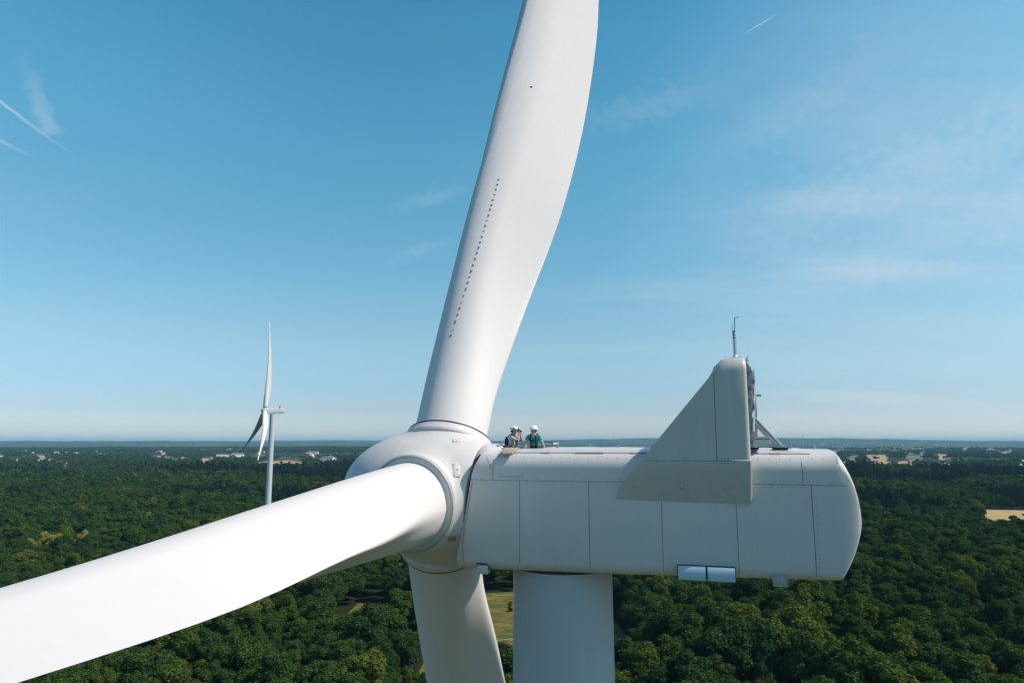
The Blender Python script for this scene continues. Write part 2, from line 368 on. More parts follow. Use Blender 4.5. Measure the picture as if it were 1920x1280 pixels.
def surf_strip(bm, pts, width, off=0.004, mat=1):
    """thin dark gap following the near or far side skin; pts = (u, w) polyline, side sign in s"""
    for s in (-1, 1):
        rows = []
        for i, (u, z) in enumerate(pts):
            a = pts[max(i - 1, 0)]; b = pts[min(i + 1, len(pts) - 1)]
            du, dz = b[0] - a[0], b[1] - a[1]; l = math.hypot(du, dz) or 1; nu_, nz_ = -dz / l * width / 2, du / l * width / 2
            row = []
            for q in (-1, 1):
                uu, zz = u + nu_ * q, z + nz_ * q
                row.append((uu, s * (nac_side(uu, zz) + off), zz))
            rows.append(row)
        grid(rows, bm=bm, mat=mat)
def bolt(bm, u, z, s, r=0.013, off=0.0, hw=None, mat=2):
    y = s * ((nac_side(u, z) if hw is None else hw) + off)
    rows = []
    for rr, h in ((r, 0.0), (r * 0.8, 0.010)):
        rows.append([(u + rr * math.cos(k * math.pi / 3), y + s * h, z + rr * math.sin(k * math.pi / 3)) for k in range(6)])
    grid(rows, close_v=True, cap1=True, bm=bm, mat=mat)
def line(a, b, n=12): return [(a[0] + (b[0] - a[0]) * k / n, a[1] + (b[1] - a[1]) * k / n) for k in range(n + 1)]

def build_turbine(base_w, rz, label, hubz, detail=True, phi=PHI, tower_top_r=1.62, ground_r=2.15, root_name='wind_turbine'):
    """hierarchy: wind_turbine > tower, nacelle, spinner, blade x3, cooler ..."""
    root = empty(root_name, base_w, rz); tag(root, label, 'wind turbine')
    O = Vector((-4.42, 0, hubz))      # hub relative to the tower base
    # tower
    bm = bmesh.new(); top = hubz - 2.12
    prof = [(ground_r + 0.25, 0.0), (ground_r + 0.25, 0.3), (ground_r, 0.32)]
    for k in range(1, 31):
        z = 0.32 + (top - 0.32) * k / 30; q = (z / top); prof.append((ground_r + (tower_top_r - ground_r) * q ** 0.9, z))
        if k in (8, 16, 23): prof += [(prof[-1][0] + 0.02, z + 0.02), (prof[-1][0] + 0.02, z + 0.1), (prof[-1][0], z + 0.12)]
    lathe(bm, prof + [(0.2, top)], Vector((0, 0, 0)), Vector((0, 0, 1)), 96)
    tw = link('tower', finish(bm, 40), M_TOWER, root)
    bm = bmesh.new(); lathe(bm, [(tower_top_r + 0.02, top - 0.06), (tower_top_r + 0.06, top - 0.03), (tower_top_r + 0.06, top + 0.08), (tower_top_r - 0.3, top + 0.09)], Vector((0, 0, 0)), Vector((0, 0, 1)), 96)
    link('yaw_ring', finish(bm, 40), M_DARK, tw)
    # blades
    for k in (0, -1, 1):
        fr = blade_frame(k, phi=phi); me = blade_mesh(fr, not detail); me.transform(Matrix.Translation(O))
        bl = link('blade', me, M_BLADE, root)
        b = fr[1]
        bm = bmesh.new(); lathe(bm, [(1.30, R0 - 0.06), (1.53, R0 - 0.055)], O, b, 96)
        link('root_plate', finish(bm, 60), M_GREY, bl)
        bm = bmesh.new(); lathe(bm, [(1.52, R0 - 0.09), (1.52, R0 - 0.01), (1.53, R0 + 0.02), (1.56, R0 + 0.02), (1.575, R0 - 0.0), (1.57, R0 - 0.09)], O, b, 120)
        link('seal_ring', finish(bm, 60), M_GREY if k == 0 else M_DARK, bl)
        if detail and k == -1:
            ss = np.arange(6.0, 15.4, 0.34); vr = random.Random(3)
            for s in ss:
                bm = bmesh.new(); tri = 0
                for dd, sg in ((0.0, 1), (0.14, -1)):
                    if vr.random() < 0.12: continue
                    s_ = s + dd + vr.uniform(-0.03, 0.03); fr_ = ip(s_, [4, 6, 8, 11, 16], [0.27, 0.265, 0.265, 0.25, 0.235])
                    x, y = face_at(s_, fr_, -1); x2, y2 = face_at(s_ + sg * 0.05, fr_ + 0.03, -1)
                    p0 = blade_point(fr, s_, x, y + 0.004) + O; p1 = blade_point(fr, s_ + sg * 0.045, x2, y2 + 0.004) + O
                    p2 = blade_point(fr, s_ + sg * 0.05, x2, y2 - 0.042) + O; d = b * 0.005
                    vs = [bm.verts.new(q + e) for e in (d, -d) for q in (p0, p1, p2)]
                    tri += 1; bm.faces.new(vs[:3]); bm.faces.new(vs[3:][::-1])
                    for i in range(3): bm.faces.new((vs[i], vs[3 + i], vs[3 + (i + 1) % 3], vs[(i + 1) % 3]))
                if tri: link('vortex_generator', finish(bm, 20), M_VG, bl)
            bm = bmesh.new(); x, y = face_at(22.6, 0.35, -1); p = blade_point(fr, 22.6, x, y) + O
            nrm = (blade_point(fr, 22.6, x, y - 1) + O - p).normalized(); lathe(bm, [(0.07, -0.01), (0.07, 0.012), (0.001, 0.014)], p, nrm, 20)
            link('lightning_receptor', finish(bm, 30), M_BOLT, bl)
    return root, O

def turbine_details(root, O):
    T = Matrix.Translation(O)
    def L_(name, me, mats, par): me.transform(T); return link(name, me, mats, par)
    # spinner with its three bosses
    sp = L_('spinner', spinner_mesh(), M_SPIN, root)
    for k in (0, -1, 1):
        ax, b, t, ch = blade_frame(k)
        bm = bmesh.new()
        lathe(bm, [(1.45, R0 - 0.5), (1.64, R0 - 0.34), (1.645, R0 - 0.26), (1.625, R0 - 0.22), (1.61, R0 - 0.12), (1.60, R0 - 0.07), (1.57, R0 - 0.05), (1.50, R0 - 0.06)], Vector((0, 0, 0)), b, 120)
        L_('blade_collar', finish(bm, 30), M_SPIN, sp)
    def patch(center, size, par, name, m):
        """little bolted hatch or sensor lying on the spinner: position given as a direction from the hub"""
        d = Vector(center).normalized(); 
        me = bpy.data.objects[sp.name].data
        best = max(me.vertices, key=lambda v: (Vector(v.co) - O).normalized().dot(d)); p = Vector(best.co) - O; n = best.normal
        rot = n.to_track_quat('Z', 'Y').to_matrix(); bm = bmesh.new()
        box(bm, p + n * 0.004, (size[0], size[1], 0.03), 0.008, rot, 0)
        for i in (-1, 1):
            for j in (-1, 1): box(bm, p + rot @ Vector((i * size[0] * 0.4, j * size[1] * 0.4, 0.02)), (0.024, 0.024, 0.014), 0, rot, 1)
        box(bm, p + rot @ Vector((0.02, 0.0, 0.02)), (0.045, 0.035, 0.02), 0.006, rot, 1)
        L_(name, finish(bm, 30), [m, M_BOLT], par)
    patch((0.95, -0.9, 1.85), (0.26, 0.2), sp, 'sensor_plate', M_SPIN)
    patch((1.25, -1.9, -1.25), (0.26, 0.24), sp, 'sensor_plate', M_BEIGE)
    patch((1.28, -1.75, 0.95), (0.22, 0.5), sp, 'service_bracket', M_SPIN)
    # nacelle shell
    bm = bmesh.new(); rows = []
    for q in NAC:
        pr = nac_profile(*q[1:]); ring = [(y, z) for y, z in pr] + [(-y, z) for y, z in reversed(pr[1:-1])]
        rows.append([(shear(q[0], z), -y, z) for y, z in ring])
    us = [q[0] for q in NAC]
    grid(rows, close_v=True, cap0=True, cap1=True, bm=bm)
    # opening of the roof hatch
    dl = [f for f in bm.faces if f.normal.z > -2 and all(2.3 < v.co.x < 4.0 and abs(v.co.y) < 0.6 and v.co.z > 1.6 for v in f.verts)]
    bmesh.ops.delete(bm, geom=dl, context='FACES')
    bmesh.ops.recalc_face_normals(bm, faces=bm.faces)
    # gaps between the shell panels
    SW = 0.012
    surf_strip(bm, line((1.80, 0.66), (13.05, 0.66), 60), SW)
    for u, z0, z1 in ((3.49, 0.66, -1.99), (5.67, 0.66, -1.98), (7.82, 0.66, -1.96), (9.92, 0.66, -1.92), (11.94, 0.66, -1.9), (11.73, 1.30, 0.66), (2.62, 1.30, 0.66)):
        surf_strip(bm, line((u, z0), (u, z1), 24), SW * (1.3 if u == 11.94 else 1.0))
    surf_strip(bm, line((1.93, 0.62), (1.60, -1.3), 16) + line((1.60, -1.3), (1.66, -1.95), 8)[1:], SW)
    surf_strip(bm, [(2.80, 1.38), (2.80, 0.88), (2.84, 0.80), (2.92, 0.78), (3.50, 0.78), (3.58, 0.80), (3.61, 0.88), (3.66, 1.38)], SW * 0.9)
    surf_strip(bm, line((2.35, 1.38), (2.62, 0.98), 8), SW * 0.8)
    rng = random.Random(4)
    for s in (-1, 1):
        for u in np.arange(2.0, 12.9, 0.29): bolt(bm, u + rng.uniform(-.01, .01), 0.735, s)
        for u in np.arange(2.1, 12.0, 0.275): bolt(bm, u + rng.uniform(-.01, .01), 0.575, s)
        for u in np.arange(2.75, 12.6, 0.29): bolt(bm, u, 1.37, s, 0.013)
        for z in np.arange(-1.8, 0.5, 0.235): bolt(bm, 12.04, z, s); bolt(bm, 1.72 - (0.5 - z) * 0.06, z, s, 0.015)
        for z in (0.85, 1.0, 1.15): bolt(bm, 11.82, z, s); bolt(bm, 2.54, z, s); bolt(bm, 2.88, z, s)
        for u in np.arange(3.1, 12.4, 0.31): bolt(bm, u, ip(u, [3, 12.5], [-1.985, -1.83]), s, 0.014)
    me = bpy.data.meshes.new('nacelle'); bm.to_mesh(me); bm.free(); smooth(me, 27)
    na = L_('nacelle', me, [M_NAC, M_SEAM_SHADE, M_BOLT], root)
    # inside of the hatch and the raised roof panel with its drip edge
    bm = bmesh.new()
    for y in (-0.57, 0.57): box(bm, (3.15, y, 1.19), (1.64, 0.03, 0.92))
    for x in (2.33, 3.97): box(bm, (x, 0, 1.19), (0.03, 1.10, 0.92))
    box(bm, (3.15, 0, 0.62), (1.6, 1.1, 0.04)); L_('hatch_well', finish(bm, 30), M_INNER, na)
    bm = bmesh.new()
    for x0, x1 in ((4.02, 9.35), (10.45, 11.86)):
        rows = []
        for x in np.linspace(x0, x1, 40):
            ue = [q[0] for q in NAC]; zt = ip(x, ue, [q[2] for q in NAC]); wv = 0.004 * math.sin(x * 5.1)
            rows.append([(x, y, zt + 0.022 - 0.10 * (abs(y) / 1.43) ** 2 + wv) for y in (-1.46, -1.44, -0.9, -0.5, 0, 0.5, 0.9, 1.44, 1.46)])
            rows[-1][0] = (x, -1.46, rows[-1][1][2] - 0.035); rows[-1][-1] = (x, 1.46, rows[-1][0][2])
        grid(rows, bm=bm)
    L_('roof_panel', finish(bm, 38), M_NAC, na)
    bm = bmesh.new()
    for x0, x1, hh in ((2.9, 9.3, 0.012), (4.1, 4.4, 0.03), (5.2, 6.1, 0.03), (6.9, 7.05, 0.03), (10.5, 12.0, 0.012), (10.9, 11.2, 0.028), (3.1, 3.3, 0.03)):
        for s in (-1, 1):
            n = 20; rows = [[(x0 + (x1 - x0) * k / n, s * (nac_side(x0 + (x1 - x0) * k / n, z) + 0.005), z) for z in (1.515 - hh, 1.515 + hh)] for k in range(n + 1)]
            grid(rows, bm=bm)
    L_('roof_gutter', finish(bm, 38), M_SEAM_SHADE, na)
    bm = bmesh.new()
    for x, y in ((4.45, -0.7), (5.4, 0.2), (6.4, -0.4), (7.5, -0.6), (11.6, -0.7), (12.3, -0.3), (8.4, 0.3)):
        bm = bmesh.new(); lathe(bm, [(0.045, 0), (0.04, 0.02), (0.02, 0.03)], Vector((x, y, 1.665)), Vector((0, 0, 1)), 12)
        tube(bm, [(x - 0.03, y, 1.68), (x - 0.03, y, 1.73), (x, y, 1.75), (x + 0.03, y, 1.73), (x + 0.03, y, 1.68)], 0.010, 6)
        L_('lifting_eye', finish(bm, 40), M_STEEL, na)
    # sloping cowl between spinner and roof
    bm = bmesh.new(); rows = []
    for x, z, hw in ((1.55, 1.52, 1.0), (1.75, 1.74, 1.06), (2.0, 1.80, 1.12), (2.25, 1.79, 1.15), (2.45, 1.70, 1.16), (2.50, 1.60, 1.16)):
        rows.append([(x + 0.22 * (abs(y)) ** 2, y * hw * 1.35, z - 0.30 * abs(y) ** 2.5) for y in np.linspace(-1, 1, 21)])
    grid(rows, bm=bm); L_('front_cowl', finish(bm, 40), M_NAC, na)
    # rails round the hatch, folded flap, open lid
    bm = bmesh.new()
    tube(bm, [(2.25, 0.66, 1.68), (2.25, 0.66, 1.78), (3.3, 0.66, 1.78), (3.3, 0.66, 1.68)], 0.013, 8); L_('hatch_rail', finish(bm, 40), M_BLACK, na)
    bm = bmesh.new()
    tube(bm, [(2.25, -0.66, 1.68), (2.25, -0.66, 1.735), (3.0, -0.66, 1.735), (3.0, -0.66, 1.68)], 0.013, 8)
    for x in (2.38, 2.62, 2.86): box(bm, (x, -0.72, 1.70), (0.07, 0.05, 0.05), 0.008)
    L_('hatch_rail', finish(bm, 40), M_BLACK, na)
    bm = bmesh.new(); rows = []
    for k, (y, z) in enumerate(((-1.20, 1.66), (-1.40, 1.665), (-1.55, 1.655), (-1.66, 1.62), (-1.75, 1.58), (-1.83, 1.53), (-1.90, 1.45))):
        rows.append([(x + 0.008 * math.sin(k * 2 + x * 9), y - 0.02, z + 0.004 * math.sin(x * 31)) for x in np.linspace(2.86 + 0.02 * (6 - k) / 6, 3.27 + 0.03 * (6 - k) / 6, 9)])
    grid(rows, bm=bm); me = finish(bm, 50); f_ = L_('hatch_flap', me, M_BEIGE, na); f_['label'] = 'beige canvas flap folded over the roof edge'
    md = f_.modifiers.new('s', 'SOLIDIFY'); md.thickness = 0.02; md.offset = 0
    bm = bmesh.new()
    rot = Matrix.Rotation(R(-9), 3, 'Y')
    box(bm, (4.02, 0.15, 1.78), (0.36, 0.95, 0.04), 0.015, rot); L_('hatch_lid', finish(bm, 40), M_NAC, na)
    bm = bmesh.new()
    tube(bm, [(3.72, -0.35, 1.70), (3.86, -0.36, 1.705), (4.02, -0.35, 1.71)], 0.012, 8)
    tube(bm, [(3.78, -0.33, 1.83), (3.98, -0.34, 1.845), (4.12, -0.33, 1.84), (4.22, -0.33, 1.83)], 0.011, 8)
    tube(bm, [(4.05, -0.34, 1.84), (4.17, -0.34, 1.79), (4.20, -0.34, 1.70)], 0.009, 8)
    tube(bm, [(4.22, -0.33, 1.83), (4.16, -0.36, 1.74)], 0.009, 8)
    L_('lid_strut', finish(bm, 40), M_BLACK, na)
    # boxes under the nacelle
    for x0, x1 in ((8.24, 9.0), (9.06, 9.80)):
        bm = bmesh.new(); zc = -1.86; xm = (x0 + x1) / 2
        rows = []
        for y, z in ((-1.90, -1.64), (-2.05, -1.665), (-2.085, -1.72), (-2.09, -1.96), (-2.06, -2.04), (-1.75, -2.06), (-1.72, -1.7)):
            rows.append([(x, y, z) for x in (x0, x0 + 0.01, x1 - 0.01, x1)])
        grid(rows, bm=bm, close_u=True); v = L_('vent_hood', finish(bm, 40), M_VENT, na)
        for m_ in (x0, x1):
            pass
        bm = bmesh.new(); box(bm, (xm, -1.965, -1.648), (x1 - x0 + 0.03, 0.10, 0.018)); box(bm, (x1 + 0.012, -1.99, -1.80), (0.02, 0.08, 0.30)); box(bm, (x0 - 0.012, -1.99, -1.80), (0.02, 0.08, 0.30))
        for k in range(3): box(bm, (xm + 0.05 * k, -2.0, -1.637), (0.02, 0.06, 0.02))
        L_('hood_bracket', finish(bm, 30), M_BLACK, v)
        for x in (x0 + 0.004, x1 - 0.004):
            box_ = bmesh.new(); box(box_, (x, -1.9, -1.86), (0.012, 0.30, 0.36))
            L_('hood_cheek', finish(box_, 30), M_VENT, v)
    bm = bmesh.new(); box(bm, (10.99, -1.78, -1.97), (0.34, 0.30, 0.27), 0.02, None, 0)
    for x in (10.80, 11.18): tube(bm, [(x, -1.96, -1.80), (x, -1.96, -2.10)], 0.013, 8, 1)
    tube(bm, [(10.80, -1.96, -1.80), (11.18, -1.96, -1.80)], 0.013, 8, 1); tube(bm, [(10.80, -1.96, -2.10), (11.18, -1.96, -2.10)], 0.013, 8, 1)
    for x in (10.9, 11.0, 11.1): box(bm, (x, -1.934, -1.96), (0.05, 0.01, 0.2), 0, None, 1)
    L_('vent_cage', finish(bm, 30), [M_FIN, M_STEEL], na)
    bm = bmesh.new(); box(bm, (2.29, -1.84, -2.08), (0.34, 0.32, 0.26), 0.02, None, 0)
    tube(bm, [(2.08, -1.94, -1.91), (2.42, -1.95, -1.91), (2.52, -1.93, -2.05), (2.66, -1.85, -2.09)], 0.022, 8, 1)
    L_('hinge_box', finish(bm, 30), [M_NAC, M_BLACK], na)
    bm = bmesh.new(); box(bm, (7.2, -1.5, -2.12), (0.13, 0.2, 0.16), 0.02); tube(bm, [(7.1, -1.5, -2.15), (7.2, -1.5, -2.24), (7.3, -1.5, -2.12)], 0.02, 8); L_('underside_sensor', finish(bm, 30), M_BLACK, na)
    bm = bmesh.new(); lathe(bm, [(0.05, 0), (0.05, 0.06), (0.03, 0.10), (0.001, 0.11)], Vector((13.02, -1.2, -1.0)), Vector((1, 0, -0.5)), 14); L_('marker_lamp', finish(bm, 40), M_YEL, na)
    # cooler on the roof: hood, two side fins, radiators, frame, braces
    HW = 2.32
    prof_u = [(6.46, 0.02), (6.50, 0.20), (6.60, 0.42), (6.78, 0.70), (7.00, 0.97), (7.30, 1.32), (7.9, 2.03), (8.6, 2.86), (9.30, 3.68), (9.42, 3.86), (9.46, 3.98), (9.52, 4.09)]
    hd = None
    def uf(z):   # front edge of fin at height z
        return ip(z, [p[1] for p in prof_u], [p[0] for p in prof_u])
    # hood: arch over the roof, rounded shoulders
    def arch(hw, zt, r, n=9):
        P = [(hw, 1.35)] + [(hw, 1.35 + (zt - r - 1.35) * k) for k in (0.33, 0.66)]
        P += [(hw - r + r * math.cos(q), zt - r + r * math.sin(q)) for q in np.linspace(0, math.pi / 2, n)]
        P += [(hw * 0.3, zt + 0.0)]
        return P + [(-y, z) for y, z in reversed(P)]
    bm = bmesh.new(); rows = []
    for u, hw, zt in ((9.50, 2.27, 4.00), (9.47, 2.315, 4.02), (9.55, 2.32, 4.13), (9.66, 2.32, 4.24), (9.80, 2.32, 4.295), (10.0, 2.32, 4.31), (10.26, 2.32, 4.315), (10.335, 2.30, 4.295), (10.36, 2.25, 4.25), (10.34, 2.19, 4.20)):
        rows.append([(u if z > 1.5 else u - 0.0, -y, z) for y, z in arch(hw, zt, 0.42)])
    grid(rows, bm=bm); me = finish(bm, 50); hood = L_('cooler_hood', me, M_FIN, root)
    for s in (-1, 1):
        # side fin: flat upper plate, lower skirt turning in under it; 30 mm thick with a rounded rear lip
        bm = bmesh.new(); zs = [0.03, 0.06, 0.12, 0.25, 0.42, 0.6, 0.8, 1.0, 1.15, 1.25, 1.31, 1.36, 1.6, 2.0, 2.5, 3.0, 3.4, 3.7, 3.88, 3.97, 4.05]
        def inset(z):  # distance the skirt turns inward
            return 0.0 if z >= 1.20 else 0.42 * ((1.20 - z) / 1.17) ** 1.1
        for side, mt in ((0, 0), (1, 0)):
            rows = []
            for z in zs:
                u0 = uf(z); u1 = 9.50 if z > 1.31 else ip(z, [0.0, 1.31], [10.31, 10.345])
                y = s * (HW - inset(z) - 0.04 * side)
                rows.append([(u0 + (u1 - u0) * q, y, z) for q in (0, 0.02, 0.25, 0.5, 0.75, 0.98, 1)])
            grid(rows, bm=bm)
        bmesh.ops.remove_doubles(bm, verts=bm.verts, dist=1e-5)
        # close the rim
        rim = []
        for z in zs: rim.append([(uf(z), s * (HW - inset(z)), z), (uf(z) - 0.012, s * (HW - inset(z) - 0.02), z), (uf(z), s * (HW - inset(z) - 0.04), z)])
        grid(rim, bm=bm)
        z = zs[0]; u0, u1 = uf(z), 10.31
        grid([[(u, s * (HW - inset(z)), z), (u, s * (HW - inset(z) - 0.02), z - 0.012), (u, s * 1.93, z - 0.005), (u, s * (1.90), z + 0.05)] for u in np.linspace(u0, u1, 12)], bm=bm)
        rr = [[(ip(z, [0.0, 1.31], [10.31, 10.345]), s * (HW - inset(z)), z), (ip(z, [0.0, 1.31], [10.31, 10.345]) + 0.055, s * (HW - inset(z) - 0.05), z), (ip(z, [0.0, 1.31], [10.31, 10.345]) + 0.055, s * (1.80), z)] for z in zs if z < 1.36]
        grid(rr, bm=bm)
        grid([[(u, s * (HW - inset(0.03) - 0.015), 0.012), (u, s * (HW - inset(0.03) - 0.03), -0.03), (u, s * 1.88, -0.03)] for u in np.linspace(6.5, 10.33, 8)], bm=bm, mat=1)  # dark strip painted in as the shadow under the skirt
        # gap between skirt and plate, gap between plate and hood
        def fstrip(a, b, wd):
            rows = []
            for k in range(13):
                u = a[0] + (b[0] - a[0]) * k / 12; z = a[1] + (b[1] - a[1]) * k / 12
                hz = (0, wd / 2) if a[1] == b[1] else (wd / 2, 0)
                rows.append([(u - hz[0], s * (HW - inset(z) + 0.004), z - hz[1]), (u + hz[0], s * (HW - inset(z) + 0.004), z + hz[1])])
            grid(rows, bm=bm, mat=1)
        fstrip((7.35, 1.315), (10.33, 1.315), 0.012); fstrip((9.45, 3.85), (9.44, 1.32), 0.014)
        for u in (7.55, 7.62, 7.70, 8.5, 8.57, 8.65, 9.55, 9.65, 9.75, 9.9): bolt(bm, u, 1.375, s, 0.014, 0.004, HW, 2); bolt(bm, u, 1.255, s, 0.014, 0.004, HW, 2)
        for u in (7.0, 7.08, 7.16, 8.32, 8.4, 8.48, 9.6, 9.68, 9.77): bolt(bm, u, 0.52, s, 0.016, 0.004, HW - inset(0.52), 2)
        me = finish(bm, 32); L_('side_fin', me, [M_FIN, M_SEAM_SHADE, M_BOLT], hood)
    # radiators hung between posts behind the hood
    bm = bmesh.new()
    for i in range(4):
        bm = bmesh.new(); y = -1.38 + i * 0.92; box(bm, (10.22, y, 2.95), (0.16, 0.86, 2.30), 0.01)
        for k in range(9): box(bm, (10.305, y, 1.95 + k * 0.25), (0.02, 0.84, 0.03))
        L_('radiator', finish(bm, 30), M_RAD, hood)
    bm = bmesh.new()
    for y in (-1.35, -0.45, 0.45, 1.35):
        box(bm, (10.46, y, 2.75), (0.07, 0.07, 2.35)); box(bm, (10.50, y, 1.62), (0.22, 0.2, 0.05))
    box(bm, (10.46, 0, 3.98), (0.12, 3.5, 0.12)); box(bm, (10.46, 0, 1.95), (0.12, 3.5, 0.10)); box(bm, (10.46, 0, 3.1), (0.06, 3.5, 0.06))
    tube(bm, [(10.50, -1.55, 2.15), (10.66, -0.80, 3.72)], 0.045, 8); tube(bm, [(10.52, 1.75, 2.15), (10.62, 0.9, 3.65)], 0.06, 8)
    box(bm, (10.55, -1.2, 3.75), (0.18, 0.25, 0.3), 0.02); box(bm, (10.52, -1.45, 3.45), (0.12, 0.2, 0.16), 0.02); tube(bm, [(10.5, -1.3, 3.4), (10.6, -1.25, 2.9), (10.5, -1.35, 2.3)], 0.025, 8)
    tube(bm, [(10.55, -1.5, 1.95), (10.95, -1.5, 1.95)], 0.06, 8)
    L_('radiator_frame', finish(bm, 30), M_STEEL, hood)
    # far rear post and canopy rail seen behind the near corner
    bm = bmesh.new(); rows = []
    for u, z in ((10.80, 1.62), (10.82, 2.2), (10.83, 2.9), (10.83, 3.6), (10.80, 3.95), (10.70, 4.15), (10.45, 4.25)):
        rows.append([(u, 1.55, z), (u + 0.01, 1.75, z), (u - 0.16, 1.78, z), (u - 0.16, 1.55, z)])
    grid(rows, bm=bm, close_v=True, cap0=True, cap1=True); box(bm, (10.93, 1.68, 3.42), (0.16, 0.08, 0.07), 0.01)
    tube(bm, [(10.80, 1.66, 4.0), (10.82, 1.66, 4.32)], 0.015, 6); tube(bm, [(10.36, -1.85, 4.2), (10.78, 1.66, 4.12)], 0.05, 8)
    L_('rear_post', finish(bm, 40), M_STEEL, hood)
    for y, c in ((-1.05, 0), (0.35, 1)):
        bm = bmesh.new()
        for dx in (0, 0.10): tube(bm, [(10.52 + dx * 0.4, y, 2.62), (11.22 + dx, y + 0.05, 1.74)], 0.032, 8)
        for k in range(6): q = k / 5; tube(bm, [(10.56 + 0.66 * q, y, 2.58 - 0.8 * q), (10.62 + 0.7 * q, y + 0.01, 2.56 - 0.8 * q)], 0.012, 6)
        box(bm, (11.26, y + 0.05, 1.70), (0.34, 0.26, 0.07), 0.02)
        box(bm, (10.52, y, 2.64), (0.12, 0.12, 0.12), 0.02)
        L_('rear_brace', finish(bm, 40), M_STEEL, hood)
    for c_, d_ in (((11.27, -1.0, 1.665), (0.44, 0.34, 0.05)), ((10.5, -1.55, 1.67), (0.26, 0.26, 0.06)), ((11.27, 0.4, 1.675), (0.44, 0.34, 0.05))):
        bm = bmesh.new(); box(bm, c_, d_, 0.01); L_('brace_pad', finish(bm, 40), M_BLACK, hood)

    # weather mast on top
    bm = bmesh.new(); c = Vector((10.16, 0, 0))
    lathe(bm, [(0.30, 4.31), (0.30, 4.36), (0.26, 4.42), (0.12, 4.50), (0.07, 4.58), (0.06, 4.63)], c, Vector((0, 0, 1)), 24)
    me = finish(bm, 40); ms = L_('mast_base', me, M_SPIN, hood)
    bm = bmesh.new(); tube(bm, [c + Vector((0, 0, 4.55)), c + Vector((0, 0, 5.40))], [0.045, 0.035], 10, 0)
    for k in range(14): box(bm, c + Vector((0.03 * (-1) ** k, 0, 4.7 + k * 0.04)), (0.06, 0.05, 0.018), 0, None, 0)
    for z in (5.18, 5.28, 5.38): lathe(bm, [(0.03, -0.03), (0.05, 0), (0.03, 0.03)], c + Vector((0.0, 0, z)), Vector((0, 0, 1)), 12, 1)
    tube(bm, [c + Vector((0.02, 0, 5.38)), c + Vector((0.04, 0, 5.84)), c + Vector((0.16, 0, 5.85))], 0.013, 8, 1); tube(bm, [c + Vector((-0.04, 0, 5.2)), c + Vector((-0.05, 0, 5.62))], 0.010, 8, 0)
    L_('weather_mast', finish(bm, 40), [M_STEEL, M_BLACK], hood)
    bm = bmesh.new()
    tube(bm, [(9.62, -1.1, 4.24), (9.75, -0.9, 4.40), (9.95, -0.5, 4.47), (10.3, -0.4, 4.50), (10.48, -0.4, 4.42)], 0.014, 8)
    for x in (9.80, 10.0, 10.4, 10.48): tube(bm, [(x, -0.45, 4.30), (x, -0.45, 4.48)], 0.012, 6)
    tube(bm, [(10.48, -0.3, 4.3), (10.54, -0.3, 4.56)], 0.010, 6); tube(bm, [(9.86, -0.3, 4.3), (9.84, -0.3, 4.58)], 0.008, 6)
    lathe(bm, [(0.38, 0), (0.40, 0.015), (0.38, 0.03)], Vector((10.16, 0, 4.40)), Vector((0, 0, 1)), 32)
    L_('mast_guard', finish(bm, 40), M_STEEL, hood)

hz = HUB.z
a3 = Vector((math.cos(PSI), -math.sin(PSI), 0))
base = Vector((HUB.x, HUB.y, 0)) + a3 * 4.42
T1, O1 = build_turbine(base, -PSI, 'large white wind turbine in the foreground with two people on its nacelle roof', hz)
turbine_details(T1, O1)
TW = Matrix.Translation(base) @ Matrix.Rotation(-PSI, 4, 'Z') @ Matrix.Translation(O1)   # hub frame -> world
#PART2

# ------------------------------------------------------------------ ground
def _h(ix, iy, s):
    v = np.sin(ix * 127.1 + iy * 311.7 + s * 74.7) * 43758.5453
    return v - np.floor(v)
def vnoise(x, y, s=0):
    xi, yi = np.floor(x), np.floor(y); fx, fy = x - xi, y - yi; fx = fx * fx * (3 - 2 * fx); fy = fy * fy * (3 - 2 * fy)
    return (_h(xi, yi, s) * (1 - fx) + _h(xi + 1, yi, s) * fx) * (1 - fy) + (_h(xi, yi + 1, s) * (1 - fx) + _h(xi + 1, yi + 1, s) * fx) * fy
def fbm(x, y, s=0, o=4): return sum(vnoise(x * 2 ** k, y * 2 ** k, s + k) / 2 ** k for k in range(o)) / (2 - 2 ** (1 - o))
def height(x, y):
    x = np.asarray(x, float); y = np.asarray(y, float); r = np.hypot(x, y)
    st = lambda a, b: np.clip((r - a) / (b - a), 0, 1) ** 2 * (3 - 2 * np.clip((r - a) / (b - a), 0, 1))
    h = (fbm(x / 420, y / 420, 3) - 0.5) * 14 * st(300, 1200)
    h = h + (fbm(x / 1500, y / 900, 9) - 0.5) * 46 * st(2500, 6000)
    th = np.degrees(np.arctan2(x, y))
    far = 92 + 34 * fbm(th / 9 + 3, y * 0, 21, 3) + 88 * np.clip((th + 2) / 18, 0, 1) * np.clip((34 - th) / 14, 0, 1)
    h = h + far * (0.40 * st(9000, 13000) * fbm(th / 5, r / 2600, 31, 3) * 1.2 + 0.80 * st(14000, 19000))
    return h
def gp(px, py, z=0.0):
    """point of the photograph -> where that ray meets height z"""
    d = ray(px, py); t = (z - CAMZ) / d.z; return d.x * t, d.y * t

